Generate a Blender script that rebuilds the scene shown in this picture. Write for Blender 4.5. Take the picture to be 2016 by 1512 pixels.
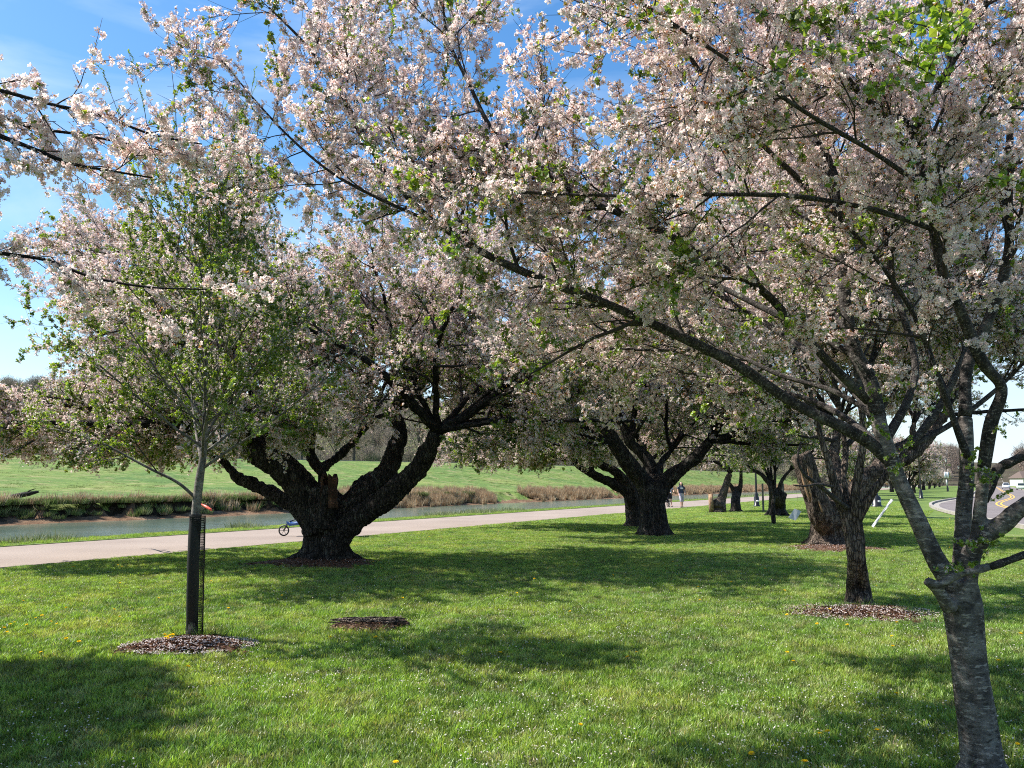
import bpy, math, random
import numpy as np
from mathutils import Vector, Matrix, noise
for o in list(bpy.data.objects):
    bpy.data.objects.remove(o)
sc = bpy.context.scene
COL = sc.collection
rng = np.random.default_rng(7)
random.seed(7)
R = math.radians

# ------------------------------------------------------------------ camera, sky, sun, exposure
F, CX, CY, HZ, CAMH = 1600.0, 1008.0, 756.0, 950.0, 1.6
TH = math.atan((HZ - CY) / F)
cam = bpy.data.cameras.new('camera')
camo = bpy.data.objects.new('camera', cam)
COL.objects.link(camo)
camo.location = (0, 0, CAMH)
camo.rotation_euler = (R(90) + TH, 0, 0)
cam.sensor_width = 36
cam.lens = 36 * F / 2016
cam.clip_start = 0.05
cam.clip_end = 6000
sc.camera = camo

SUN_EL = R(51)
SUN_H = Vector((-0.985, 0.17, 0)).normalized()
SUN_DIR = Vector((SUN_H.x * math.cos(SUN_EL), SUN_H.y * math.cos(SUN_EL), math.sin(SUN_EL)))
sun = bpy.data.lights.new('sun', 'SUN')
sun.energy = 4.9
sun.angle = R(0.53)
sun.color = (1.0, 0.955, 0.89)
suno = bpy.data.objects.new('sun', sun)
COL.objects.link(suno)
suno.rotation_euler = SUN_DIR.to_track_quat('Z', 'Y').to_euler()

world = bpy.data.worlds.new('World')
sc.world = world
world.use_nodes = True
nt = world.node_tree
nt.nodes.clear()
wo = nt.nodes.new('ShaderNodeOutputWorld')
bg = nt.nodes.new('ShaderNodeBackground')
sky = nt.nodes.new('ShaderNodeTexSky')
sky.sky_type = 'NISHITA'
sky.sun_disc = False
sky.sun_elevation = SUN_EL
sky.sun_rotation = math.atan2(SUN_H.x, SUN_H.y)
sky.altitude = 200
sky.air_density = 1.15
sky.dust_density = 0.6
sky.ozone_density = 2.2
bg.inputs['Strength'].default_value = 0.10
# thin cirrus mixed into the sky colour
tc = nt.nodes.new('ShaderNodeTexCoord')
mp = nt.nodes.new('ShaderNodeMapping')
mp.inputs['Rotation'].default_value = (R(12), R(-38), R(20))
mp.inputs['Scale'].default_value = (1.2, 3.0, 5.5)
n1 = nt.nodes.new('ShaderNodeTexNoise')
n1.inputs['Scale'].default_value = 1.5
n1.inputs['Detail'].default_value = 7
n1.inputs['Roughness'].default_value = 0.55
n1.inputs['Distortion'].default_value = 0.5
r1 = nt.nodes.new('ShaderNodeValToRGB')
r1.color_ramp.elements[0].position = 0.48
r1.color_ramp.elements[0].color = (0, 0, 0, 1)
r1.color_ramp.elements[1].position = 0.78
r1.color_ramp.elements[1].color = (1, 1, 1, 1)
sx = nt.nodes.new('ShaderNodeSeparateXYZ')
lo = nt.nodes.new('ShaderNodeMapRange')          # whiter towards the horizon
lo.inputs['From Min'].default_value = 0.0
lo.inputs['From Max'].default_value = 0.26
lo.inputs['To Min'].default_value = 0.55
lo.inputs['To Max'].default_value = 0.0
ad = nt.nodes.new('ShaderNodeMath'); ad.operation = 'ADD'; ad.use_clamp = True
ml = nt.nodes.new('ShaderNodeMath'); ml.operation = 'MULTIPLY'; ml.inputs[1].default_value = 0.75
mx = nt.nodes.new('ShaderNodeMix'); mx.data_type = 'RGBA'
mx.inputs['B'].default_value = (4.2, 5.1, 6.3, 1)
hs = nt.nodes.new('ShaderNodeHueSaturation')
hs.inputs['Saturation'].default_value = 1.3
L = nt.links.new
L(tc.outputs['Generated'], mp.inputs['Vector']); L(mp.outputs[0], n1.inputs['Vector'])
L(n1.outputs['Fac'], r1.inputs[0]); L(r1.outputs[0], ml.inputs[0])
L(tc.outputs['Generated'], sx.inputs[0]); L(sx.outputs['Z'], lo.inputs['Value'])
L(ml.outputs[0], ad.inputs[0]); L(lo.outputs[0], ad.inputs[1])
L(sky.outputs[0], hs.inputs['Color'])
L(ad.outputs[0], mx.inputs['Factor']); L(hs.outputs[0], mx.inputs['A'])
L(mx.outputs['Result'], bg.inputs['Color']); L(bg.outputs[0], wo.inputs['Surface'])

sc.view_settings.view_transform = 'Standard'
sc.view_settings.look = 'None'
sc.view_settings.exposure = 1.05
sc.view_settings.gamma = 1
sc.view_settings.use_curve_mapping = False
cy = sc.cycles
cy.max_bounces = 7
cy.diffuse_bounces = 5
cy.glossy_bounces = 2
cy.transmission_bounces = 4
cy.transparent_max_bounces = 8
cy.caustics_reflective = False
cy.caustics_refractive = False
cy.use_denoising = False
cy.pixel_filter_type = 'BLACKMAN_HARRIS'
cy.filter_width = 1.05
sc.render.use_persistent_data = False

# ------------------------------------------------------------------ places
def ray(px, py):
    x = (px - CX) / F
    y = (CY - py) / F
    return np.array([x, math.cos(TH) - y * math.sin(TH), math.sin(TH) + y * math.cos(TH)])

def P(px, py, Y):
    """the point at distance Y ahead seen in direction (px, py)"""
    d = ray(px, py)
    return np.array([0, 0, CAMH]) + d * (Y / d[1])

def G(px, py, z=0.0):
    d = ray(px, py)
    return np.array([0, 0, CAMH]) + d * ((z - CAMH) / d[2])

AZ = math.atan((1895 - CX) / F)          # direction of path, river and road
DV = np.array([math.sin(AZ), math.cos(AZ)])
NV = np.array([-math.cos(AZ), math.sin(AZ)])

def SN(s, n, z=0.0):
    s = np.asarray(s, float); n = np.asarray(n, float)
    x = s * DV[0] + n * NV[0]
    y = s * DV[1] + n * NV[1]
    return np.stack([x, y, np.broadcast_to(z, x.shape)], -1)

def fbm(x, y, seed=0.0, octs=4):
    """cheap smooth value noise, numpy"""
    out = np.zeros(np.broadcast(x, y).shape)
    a, f = 0.5, 1.0
    for i in range(octs):
        xi = np.floor(x * f); yi = np.floor(y * f)
        fx = x * f - xi; fy = y * f - yi
        fx = fx * fx * (3 - 2 * fx); fy = fy * fy * (3 - 2 * fy)
        def h(u, v):
            t = np.sin(u * 127.1 + v * 311.7 + seed * 17.3 + i * 7.7) * 43758.5453
            return t - np.floor(t)
        v = (h(xi, yi) * (1 - fx) + h(xi + 1, yi) * fx) * (1 - fy) + (h(xi, yi + 1) * (1 - fx) + h(xi + 1, yi + 1) * fx) * fy
        out += a * v
        a *= 0.5; f *= 2
    return out

# ------------------------------------------------------------------ objects
def link(o):
    COL.objects.link(o)
    return o

def tag(o, label=None, cat=None, group=None, kind=None):
    if label: o['label'] = label
    if cat: o['category'] = cat
    if group: o['group'] = group
    if kind: o['kind'] = kind
    return o

def empty(name, loc, label, cat, group=None):
    o = bpy.data.objects.new(name, None)
    o.empty_display_size = 0.2
    o.location = loc
    link(o)
    return tag(o, label, cat, group)

class MB:
    """collects vertices and polygons, builds one mesh object"""
    def __init__(s):
        s.v = []; s.n = 0; s.q = []; s.t = []; s.qm = []; s.tm = []; s.c = []; s.uv = []
    def add(s, v, quads=None, tris=None, mi=0, col=None, uv=None):
        v = np.asarray(v, float).reshape(-1, 3)
        s.v.append(v)
        if col is None: col = (1, 1, 1)
        col = np.asarray(col, float)
        if col.ndim == 1: col = np.broadcast_to(col, (len(v), 3))
        s.c.append(col)
        if uv is None: uv = np.zeros((len(v), 2))
        s.uv.append(np.asarray(uv, float))
        if quads is not None and len(quads):
            q = np.asarray(quads, int).reshape(-1, 4) + s.n
            s.q.append(q); s.qm.append(np.full(len(q), mi))
        if tris is not None and len(tris):
            t = np.asarray(tris, int).reshape(-1, 3) + s.n
            s.t.append(t); s.tm.append(np.full(len(t), mi))
        s.n += len(v)
        return s
    def mesh(s, name, mats, smooth=True):
        v = np.concatenate(s.v); c = np.concatenate(s.c); uv = np.concatenate(s.uv)
        q = np.concatenate(s.q) if s.q else np.zeros((0, 4), int)
        t = np.concatenate(s.t) if s.t else np.zeros((0, 3), int)
        me = bpy.data.meshes.new(name)
        me.vertices.add(len(v)); me.vertices.foreach_set('co', v.ravel())
        nl = q.size + t.size
        me.loops.add(nl)
        li = np.concatenate([q.ravel(), t.ravel()])
        me.loops.foreach_set('vertex_index', li)
        npol = len(q) + len(t)
        me.polygons.add(npol)
        st = np.concatenate([np.arange(len(q)) * 4, q.size + np.arange(len(t)) * 3])
        me.polygons.foreach_set('loop_start', st)
        mi = np.concatenate([np.concatenate(s.qm) if s.qm else np.zeros(0, int), np.concatenate(s.tm) if s.tm else np.zeros(0, int)])
        me.polygons.foreach_set('material_index', mi)
        me.polygons.foreach_set('use_smooth', np.full(npol, smooth))
        ca = me.color_attributes.new('col', 'FLOAT_COLOR', 'POINT')
        ca.data.foreach_set('color', np.concatenate([c, np.ones((len(c), 1))], 1).ravel())
        ul = me.uv_layers.new(name='UVMap')
        ul.data.foreach_set('uv', uv[li].ravel())
        for m in (mats if isinstance(mats, (list, tuple)) else [mats]):
            me.materials.append(m)
        me.update(calc_edges=True)
        return me
    def build(s, name, mats, parent=None, smooth=True):
        o = bpy.data.objects.new(name, s.mesh(name, mats, smooth))
        link(o)
        if parent is not None:
            o.parent = parent
            o.matrix_parent_inverse = Matrix.Translation(parent.location).inverted()
        return o

def unit(v):
    return v / np.maximum(np.linalg.norm(v, axis=-1, keepdims=True), 1e-9)

def tubes(mb, Pt, Rd, sides=6, mi=0, col=None, cap=False):
    """Pt (B,m,3), Rd (B,m): adds B tubes"""
    Pt = np.asarray(Pt, float); Rd = np.asarray(Rd, float)
    if Pt.ndim == 2: Pt = Pt[None]; Rd = Rd[None]
    B, m, _ = Pt.shape
    if B == 0: return
    T = np.empty_like(Pt)
    T[:, 1:-1] = Pt[:, 2:] - Pt[:, :-2]
    T[:, 0] = Pt[:, 1] - Pt[:, 0]; T[:, -1] = Pt[:, -1] - Pt[:, -2]
    T = unit(T)
    mean = unit(Pt[:, -1] - Pt[:, 0])
    ref = np.where(np.abs(mean[:, 2:3]) < 0.8, np.array([[0, 0, 1.0]]), np.array([[1.0, 0, 0]]))[:, None, :]
    U = unit(np.cross(T, np.broadcast_to(ref, T.shape)))
    W = np.cross(T, U)
    a = np.arange(sides) / sides * 2 * math.pi
    ring = Pt[:, :, None, :] + Rd[:, :, None, None] * (np.cos(a)[None, None, :, None] * U[:, :, None, :] + np.sin(a)[None, None, :, None] * W[:, :, None, :])
    v = ring.reshape(-1, 3)
    ln = np.concatenate([np.zeros((B, 1)), np.cumsum(np.linalg.norm(np.diff(Pt, axis=1), axis=2), 1)], 1)
    uv = np.stack([np.broadcast_to(np.minimum(a, 2 * math.pi - a) / (2 * math.pi), (B, m, sides)), np.broadcast_to(ln[:, :, None], (B, m, sides))], -1).reshape(-1, 2)
    b = np.arange(B)[:, None, None] * m * sides
    i = np.arange(m - 1)[None, :, None] * sides
    j = np.arange(sides)[None, None, :]
    j2 = (j + 1) % sides
    q = np.stack([b + i + j, b + i + j2, b + i + sides + j2, b + i + sides + j], -1).reshape(-1, 4)
    tr = None
    if cap:
        tr = []
        for bb in range(B):
            base = bb * m * sides
            for k in range(1, sides - 1):
                tr.append((base, base + k + 1, base + k))
                e = base + (m - 1) * sides
                tr.append((e, e + k, e + k + 1))
    mb.add(v, q, tr, mi=mi, col=col, uv=uv)

def box(mb, lo_, hi_, mi=0, M=None, col=None, taper=1.0):
    x0, y0, z0 = lo_; x1, y1, z1 = hi_
    cx, cyy = (x0 + x1) / 2, (y0 + y1) / 2
    def t(x, y): return (cx + (x - cx) * taper, cyy + (y - cyy) * taper)
    v = [(x0, y0, z0), (x1, y0, z0), (x1, y1, z0), (x0, y1, z0)]
    v += [t(x0, y0) + (z1,), t(x1, y0) + (z1,), t(x1, y1) + (z1,), t(x0, y1) + (z1,)]
    v = np.array(v, float)
    if M is not None:
        v = np.array([tuple(M @ Vector(p)) for p in v])
    mb.add(v, [(0, 3, 2, 1), (4, 5, 6, 7), (0, 1, 5, 4), (1, 2, 6, 5), (2, 3, 7, 6), (3, 0, 4, 7)], mi=mi, col=col)

def lathe(mb, prof, c, sides=12, mi=0, col=None):
    prof = np.array(prof, float)
    a = np.arange(sides) / sides * 2 * math.pi
    v = np.stack([c[0] + prof[:, 0:1] * np.cos(a), c[1] + prof[:, 0:1] * np.sin(a), c[2] + np.repeat(prof[:, 1:2], sides, 1)], -1).reshape(-1, 3)
    q = []
    for i in range(len(prof) - 1):
        for j in range(sides):
            q.append((i * sides + j, i * sides + (j + 1) % sides, (i + 1) * sides + (j + 1) % sides, (i + 1) * sides + j))
    mb.add(v, q, mi=mi, col=col)

def smooth_line(pts, k=4):
    """Catmull-Rom through the points"""
    p = np.array(pts, float)
    q = np.concatenate([[2 * p[0] - p[1]], p, [2 * p[-1] - p[-2]]])
    out = []
    for i in range(1, len(q) - 2):
        for t in np.arange(k) / k:
            a, b, c, d = q[i - 1], q[i], q[i + 1], q[i + 2]
            out.append(0.5 * ((2 * b) + (-a + c) * t + (2 * a - 5 * b + 4 * c - d) * t * t + (-a + 3 * b - 3 * c + d) * t ** 3))
    out.append(p[-1])
    return np.array(out)

# ------------------------------------------------------------------ materials
def mat(name):
    m = bpy.data.materials.new(name)
    m.use_nodes = True
    n = m.node_tree
    n.nodes.clear()
    return m, n, n.nodes.new('ShaderNodeOutputMaterial')

def nn(n, t, **kw):
    x = n.nodes.new(t)
    for k, v in kw.items():
        if k in x.inputs: x.inputs[k].default_value = v
        else: setattr(x, k, v)
    return x

def ramp(n, fac, stops):
    r = n.nodes.new('ShaderNodeValToRGB')
    el = r.color_ramp.elements
    while len(el) < len(stops): el.new(0.5)
    for e, (p, c) in zip(el, stops):
        e.position = p; e.color = (*c, 1)
    n.links.new(fac, r.inputs[0])
    return r.outputs[0]

def mixc(n, f, a, b, bt='MIX'):
    x = n.nodes.new('ShaderNodeMix'); x.data_type = 'RGBA'; x.blend_type = bt
    for s, v in (('Factor', f), ('A', a), ('B', b)):
        if isinstance(v, (int, float)): x.inputs[s].default_value = v
        elif isinstance(v, tuple): x.inputs[s].default_value = (*v, 1) if len(v) == 3 else v
        else: n.links.new(v, x.inputs[s])
    return x.outputs['Result']

def plain(name, color, rough=0.6, metal=0.0, noise_amt=0.15, nscale=20.0, bump=0.0):
    m, n, o = mat(name)
    p = nn(n, 'ShaderNodeBsdfPrincipled', Roughness=rough, Metallic=metal)
    tx = nn(n, 'ShaderNodeTexCoord')
    ns = nn(n, 'ShaderNodeTexNoise', Scale=nscale, Detail=5.0)
    n.links.new(tx.outputs['Object'], ns.inputs['Vector'])
    c0 = tuple(x * (1 - noise_amt) for x in color); c1 = tuple(min(1, x * (1 + noise_amt)) for x in color)
    n.links.new(ramp(n, ns.outputs['Fac'], [(0.3, c0), (0.7, c1)]), p.inputs['Base Color'])
    if bump:
        b = nn(n, 'ShaderNodeBump', Strength=bump, Distance=0.02)
        n.links.new(ns.outputs['Fac'], b.inputs['Height']); n.links.new(b.outputs[0], p.inputs['Normal'])
    n.links.new(p.outputs[0], o.inputs[0])
    return m

def leafy(name, trans=0.4, gloss=0.0, var=0.35, sat=1.0, tr_tint=(1, 1, 1), rough=0.4):
    """thin petal or leaf: diffuse and translucent, colour from the mesh, varied per spray"""
    m, n, o = mat(name)
    at = nn(n, 'ShaderNodeVertexColor'); at.layer_name = 'col'
    oi = nn(n, 'ShaderNodeObjectInfo')
    mr = nn(n, 'ShaderNodeMapRange'); mr.inputs['To Min'].default_value = 1 - var; mr.inputs['To Max'].default_value = 1 + var * 0.5
    n.links.new(oi.outputs['Random'], mr.inputs['Value'])
    col = mixc(n, 1.0, at.outputs['Color'], mr.outputs[0], 'MULTIPLY')
    d = nn(n, 'ShaderNodeBsdfDiffuse'); t = nn(n, 'ShaderNodeBsdfTranslucent')
    n.links.new(col, d.inputs['Color'])
    n.links.new(mixc(n, 1.0, col, tr_tint, 'MULTIPLY'), t.inputs['Color'])
    mxs = nn(n, 'ShaderNodeMixShader'); mxs.inputs[0].default_value = trans
    n.links.new(d.outputs[0], mxs.inputs[1]); n.links.new(t.outputs[0], mxs.inputs[2])
    last = mxs.outputs[0]
    if gloss:
        g = nn(n, 'ShaderNodeBsdfGlossy', Roughness=rough)
        g.inputs['Color'].default_value = (1, 1, 1, 1)
        m2 = nn(n, 'ShaderNodeMixShader'); m2.inputs[0].default_value = gloss
        n.links.new(last, m2.inputs[1]); n.links.new(g.outputs[0], m2.inputs[2]); last = m2.outputs[0]
    n.links.new(last, o.inputs[0])
    return m

def bark(name, dark, light, lich=None, coord='Object', scale=(10, 10, 3), bump=0.6, cracks=None, fleck=None, mott=6.0):
    """streaked base, isotropic mottling, optional cracks (furrows) and short horizontal flecks (lenticels)"""
    m, n, o = mat(name)
    p = nn(n, 'ShaderNodeBsdfPrincipled', Roughness=0.85)
    p.inputs['Specular IOR Level'].default_value = 0.25
    tx = nn(n, 'ShaderNodeTexCoord')
    def mapped(sc_):
        mpp = nn(n, 'ShaderNodeMapping'); mpp.inputs['Scale'].default_value = sc_
        n.links.new(tx.outputs[coord], mpp.inputs['Vector'])
        return mpp.outputs[0]
    a = nn(n, 'ShaderNodeTexNoise', Scale=1.0, Detail=8.0, Roughness=0.68)
    n.links.new(mapped(scale), a.inputs['Vector'])
    ge = nn(n, 'ShaderNodeNewGeometry')
    b = nn(n, 'ShaderNodeTexNoise', Scale=mott, Detail=6.0, Roughness=0.6)
    g = nn(n, 'ShaderNodeTexNoise', Scale=mott * 11, Detail=4.0, Roughness=0.7)
    for x in (b, g): n.links.new(ge.outputs['Position'], x.inputs['Vector'])
    col = ramp(n, a.outputs['Fac'], [(0.36, dark), (0.5, tuple((x * .6 + y * .4) for x, y in zip(dark, light))), (0.68, light)])
    col = mixc(n, 0.8, col, ramp(n, b.outputs['Fac'], [(0.32, (0.45, 0.44, 0.43)), (0.52, (0.95, 0.95, 0.95)), (0.7, (1.5, 1.47, 1.42))]), 'MULTIPLY')
    h = a.outputs['Fac']
    if lich:
        col = mixc(n, ramp(n, b.outputs['Fac'], [(0.56, (0, 0, 0)), (0.66, (.8, .8, .8))]), col, lich)
    if fleck:
        f = nn(n, 'ShaderNodeTexNoise', Scale=1.0, Detail=3.0, Roughness=0.5)
        n.links.new(mapped(fleck[0]), f.inputs['Vector'])
        col = mixc(n, ramp(n, f.outputs['Fac'], [(0.57, (0, 0, 0)), (0.63, (.85, .85, .85))]), col, fleck[1])
        col = mixc(n, ramp(n, f.outputs['Fac'], [(0.33, (.8, .8, .8)), (0.40, (0, 0, 0))]), col, tuple(x * .5 for x in dark))
    col = mixc(n, 0.5, col, ramp(n, g.outputs['Fac'], [(0.35, (0.55, 0.55, 0.55)), (0.65, (1.4, 1.4, 1.4))]), 'MULTIPLY')
    if cracks:
        wv = nn(n, 'ShaderNodeVectorMath'); wv.operation = 'ADD'
        n.links.new(mapped(cracks), wv.inputs[0]); 
        sc2 = nn(n, 'ShaderNodeVectorMath'); sc2.operation = 'SCALE'; sc2.inputs['Scale'].default_value = 1.6
        n.links.new(b.outputs['Color'], sc2.inputs[0]); n.links.new(sc2.outputs[0], wv.inputs[1])
        v = nn(n, 'ShaderNodeTexVoronoi'); v.feature = 'DISTANCE_TO_EDGE'; v.inputs['Scale'].default_value = 1.0
        n.links.new(wv.outputs[0], v.inputs['Vector'])
        cr = ramp(n, v.outputs['Distance'], [(0.0, (0.2, 0.2, 0.2)), (0.16, (1, 1, 1))])
        col = mixc(n, 0.9, col, cr, 'MULTIPLY')
        hh = nn(n, 'ShaderNodeMath'); hh.operation = 'ADD'
        n.links.new(cr, hh.inputs[0]); n.links.new(a.outputs['Fac'], hh.inputs[1]); h = hh.outputs[0]
    n.links.new(col, p.inputs['Base Color'])
    bp = nn(n, 'ShaderNodeBump', Strength=bump, Distance=0.03)
    n.links.new(h, bp.inputs['Height']); n.links.new(bp.outputs[0], p.inputs['Normal'])
    n.links.new(p.outputs[0], o.inputs[0])
    return m

M = {}
M['petal'] = leafy('petal', 0.52, 0.0, 0.22, tr_tint=(1.0, 0.97, 0.95))
M['leaf'] = leafy('leaf', 0.45, 0.05, 0.30, tr_tint=(1.6, 1.55, 0.6))
M['twig'] = plain('twig bark', (0.030, 0.022, 0.019), .85, noise_amt=.5, nscale=4)
M['old_bark'] = bark('old cherry bark', (0.014, 0.011, 0.009), (0.105, 0.084, 0.069), lich=(0.11, 0.108, 0.088), scale=(16, 16, 4), bump=1.0, cracks=(20, 20, 6))
M['stub_bark'] = bark('weathered grey brown bark', (0.035, 0.024, 0.017), (0.32, 0.245, 0.19), lich=(0.17, 0.14, 0.11), scale=(9, 9, 2.6), bump=1.0, cracks=(30, 30, 7), mott=4)
M['young_bark'] = bark('cherry bark with lenticels', (0.050, 0.042, 0.037), (0.21, 0.185, 0.165), lich=(0.19, 0.175, 0.15), scale=(13, 13, 17), bump=0.9, fleck=((24, 24, 66), (0.30, 0.265, 0.23)), mott=7)
M['limb_bark'] = bark('limb bark with lenticels', (0.015, 0.012, 0.011), (0.075, 0.063, 0.056), lich=(0.10, 0.095, 0.082), coord='UV', scale=(7, 22, 1), bump=0.7, fleck=((12, 90, 1), (0.17, 0.15, 0.13)), mott=11)
M['limb_dark'] = bark('old limb bark', (0.010, 0.008, 0.007), (0.062, 0.050, 0.042), lich=(0.07, 0.07, 0.058), coord='UV', scale=(12, 8, 1), bump=1.0, cracks=(9, 7, 1))
M['cut_wood'] = bark('bare split wood', (0.16, 0.085, 0.045), (0.50, 0.34, 0.21), scale=(14, 14, 2.5), bump=0.5)
M['rot_wood'] = bark('rotten heartwood', (0.02, 0.011, 0.008), (0.14, 0.07, 0.042), scale=(10, 10, 3), bump=0.8)
M['sap_bark'] = bark('smooth grey sapling bark', (0.09, 0.08, 0.07), (0.27, 0.25, 0.22), scale=(20, 20, 30), bump=0.2)

def grass_mat():
    m, n, o = mat('lawn grass blade')
    ge = nn(n, 'ShaderNodeNewGeometry')
    at = nn(n, 'ShaderNodeVertexColor'); at.layer_name = 'col'
    n1_ = nn(n, 'ShaderNodeTexNoise', Scale=0.9, Detail=4.0)
    n2_ = nn(n, 'ShaderNodeTexNoise', Scale=3.2, Detail=6.0, Roughness=0.7)
    n3_ = nn(n, 'ShaderNodeTexNoise', Scale=0.16, Detail=3.0)
    for x in (n1_, n2_, n3_): n.links.new(ge.outputs['Position'], x.inputs['Vector'])
    c = ramp(n, n1_.outputs['Fac'], [(0.32, (0.115, 0.205, 0.05)), (0.50, (0.19, 0.295, 0.05)), (0.68, (0.30, 0.35, 0.08))])
    c = mixc(n, ramp(n, n2_.outputs['Fac'], [(0.50, (0, 0, 0)), (0.66, (0.8, 0.8, 0.8))]), c, (0.34, 0.32, 0.17))
    c = mixc(n, ramp(n, n3_.outputs['Fac'], [(0.40, (0, 0, 0)), (0.7, (0.55, 0.55, 0.55))]), c, (0.20, 0.28, 0.05))
    c = mixc(n, 1.0, c, at.outputs['Color'], 'MULTIPLY')
    d = nn(n, 'ShaderNodeBsdfDiffuse'); t = nn(n, 'ShaderNodeBsdfTranslucent'); g = nn(n, 'ShaderNodeBsdfGlossy', Roughness=0.5)
    g.inputs['Color'].default_value = (1, 1, 1, 1)
    n.links.new(c, d.inputs['Color']); n.links.new(mixc(n, 1.0, c, (1.25, 1.3, 0.6), 'MULTIPLY'), t.inputs['Color'])
    m1 = nn(n, 'ShaderNodeMixShader'); m1.inputs[0].default_value = 0.45
    n.links.new(d.outputs[0], m1.inputs[1]); n.links.new(t.outputs[0], m1.inputs[2])
    m2 = nn(n, 'ShaderNodeMixShader'); m2.inputs[0].default_value = 0.035
    n.links.new(m1.outputs[0], m2.inputs[1]); n.links.new(g.outputs[0], m2.inputs[2])
    n.links.new(m2.outputs[0], o.inputs[0])
    return m
M['grass'] = grass_mat()

def ground_mat(name, cols, straw, straw_amt=0.4, s1=0.25, s2=9.0, bump=0.5, dist=0.08):
    m, n, o = mat(name)
    p = nn(n, 'ShaderNodeBsdfPrincipled', Roughness=0.95)
    p.inputs['Specular IOR Level'].default_value = 0.15
    ge = nn(n, 'ShaderNodeNewGeometry')
    a = nn(n, 'ShaderNodeTexNoise', Scale=s1, Detail=6.0, Roughness=0.6)
    b = nn(n, 'ShaderNodeTexNoise', Scale=s2, Detail=6.0, Roughness=0.75)
    c = nn(n, 'ShaderNodeTexNoise', Scale=s1 * 4, Detail=5.0, Roughness=0.6)
    for x in (a, b, c): n.links.new(ge.outputs['Position'], x.inputs['Vector'])
    base = ramp(n, a.outputs['Fac'], [(0.35, cols[0]), (0.52, cols[1]), (0.68, cols[2])])
    base = mixc(n, ramp(n, c.outputs['Fac'], [(0.52, (0, 0, 0)), (0.72, (straw_amt,) * 3)]), base, straw)
    base = mixc(n, 0.75, base, ramp(n, b.outputs['Fac'], [(0.3, (0.45, 0.45, 0.45)), (0.7, (1.45, 1.45, 1.45))]), 'MULTIPLY')
    n.links.new(base, p.inputs['Base Color'])
    bp = nn(n, 'ShaderNodeBump', Strength=bump, Distance=dist)
    n.links.new(b.outputs['Fac'], bp.inputs['Height']); n.links.new(bp.outputs[0], p.inputs['Normal'])
    n.links.new(p.outputs[0], o.inputs[0])
    return m
M['lawn'] = ground_mat('lawn turf', [(0.085, 0.135, 0.035), (0.115, 0.175, 0.038), (0.155, 0.20, 0.055)], (0.20, 0.18, 0.09), 0.45, s1=0.5, s2=14.0)
M['levee'] = ground_mat('levee turf', [(0.085, 0.15, 0.038), (0.13, 0.19, 0.045), (0.18, 0.215, 0.062)], (0.25, 0.215, 0.11), 0.85, s1=0.10, s2=1.6, bump=0.6, dist=0.25)
M['mud'] = ground_mat('river bank mud', [(0.13, 0.075, 0.042), (0.21, 0.125, 0.072), (0.29, 0.19, 0.12)], (0.09, 0.065, 0.04), 0.5, s1=0.6, s2=3.0, bump=1.0, dist=0.3)
M['soil'] = ground_mat('dark bank soil', [(0.02, 0.015, 0.01), (0.045, 0.032, 0.02), (0.07, 0.05, 0.03)], (0.09, 0.075, 0.04), 0.5, s1=0.8, s2=4.0, bump=1.0, dist=0.3)
M['path'] = ground_mat('pale path surface', [(0.25, 0.20, 0.165), (0.285, 0.23, 0.19), (0.32, 0.26, 0.215)], (0.23, 0.185, 0.15), 0.5, s1=0.35, s2=30.0, bump=0.15, dist=0.01)
M['asphalt'] = ground_mat('worn asphalt', [(0.155, 0.135, 0.13), (0.18, 0.155, 0.15), (0.205, 0.18, 0.17)], (0.13, 0.115, 0.11), 0.5, s1=0.3, s2=20.0, bump=0.15, dist=0.01)
M['kerb'] = ground_mat('kerb concrete', [(0.26, 0.24, 0.21), (0.32, 0.29, 0.25), (0.38, 0.35, 0.30)], (0.2, 0.18, 0.15), 0.5, s1=2, s2=20.0, bump=0.2, dist=0.01)
M['yellow'] = plain('yellow road paint', (0.62, 0.36, 0.05), 0.7)
M['hill'] = ground_mat('wooded hill floor', [(0.06, 0.05, 0.035), (0.09, 0.075, 0.05), (0.11, 0.10, 0.06)], (0.08, 0.10, 0.04), 0.5, s1=0.02, s2=0.3, bump=1, dist=2)
M['mulch'] = ground_mat('bark mulch', [(0.07, 0.036, 0.02), (0.12, 0.065, 0.04), (0.17, 0.105, 0.07)], (0.3, 0.2, 0.17), 0.4, s1=8, s2=60.0, bump=1.0, dist=0.02)
M['white_paint'] = plain('white paint', (0.78, 0.78, 0.77), 0.5, noise_amt=0.05)
M['black_metal'] = plain('black painted metal', (0.012, 0.012, 0.013), 0.35)
M['black_plastic'] = plain('black plastic netting', (0.005, 0.005, 0.005), 0.7)
M['lamp_glass'] = plain('frosted lamp glass', (0.55, 0.53, 0.48), 0.25, noise_amt=0.05)
M['dandelion'] = leafy('dandelion yellow', 0.25, 0, 0.15)
M['paper'] = leafy('white paper', 0.4, 0, 0.05)

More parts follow.
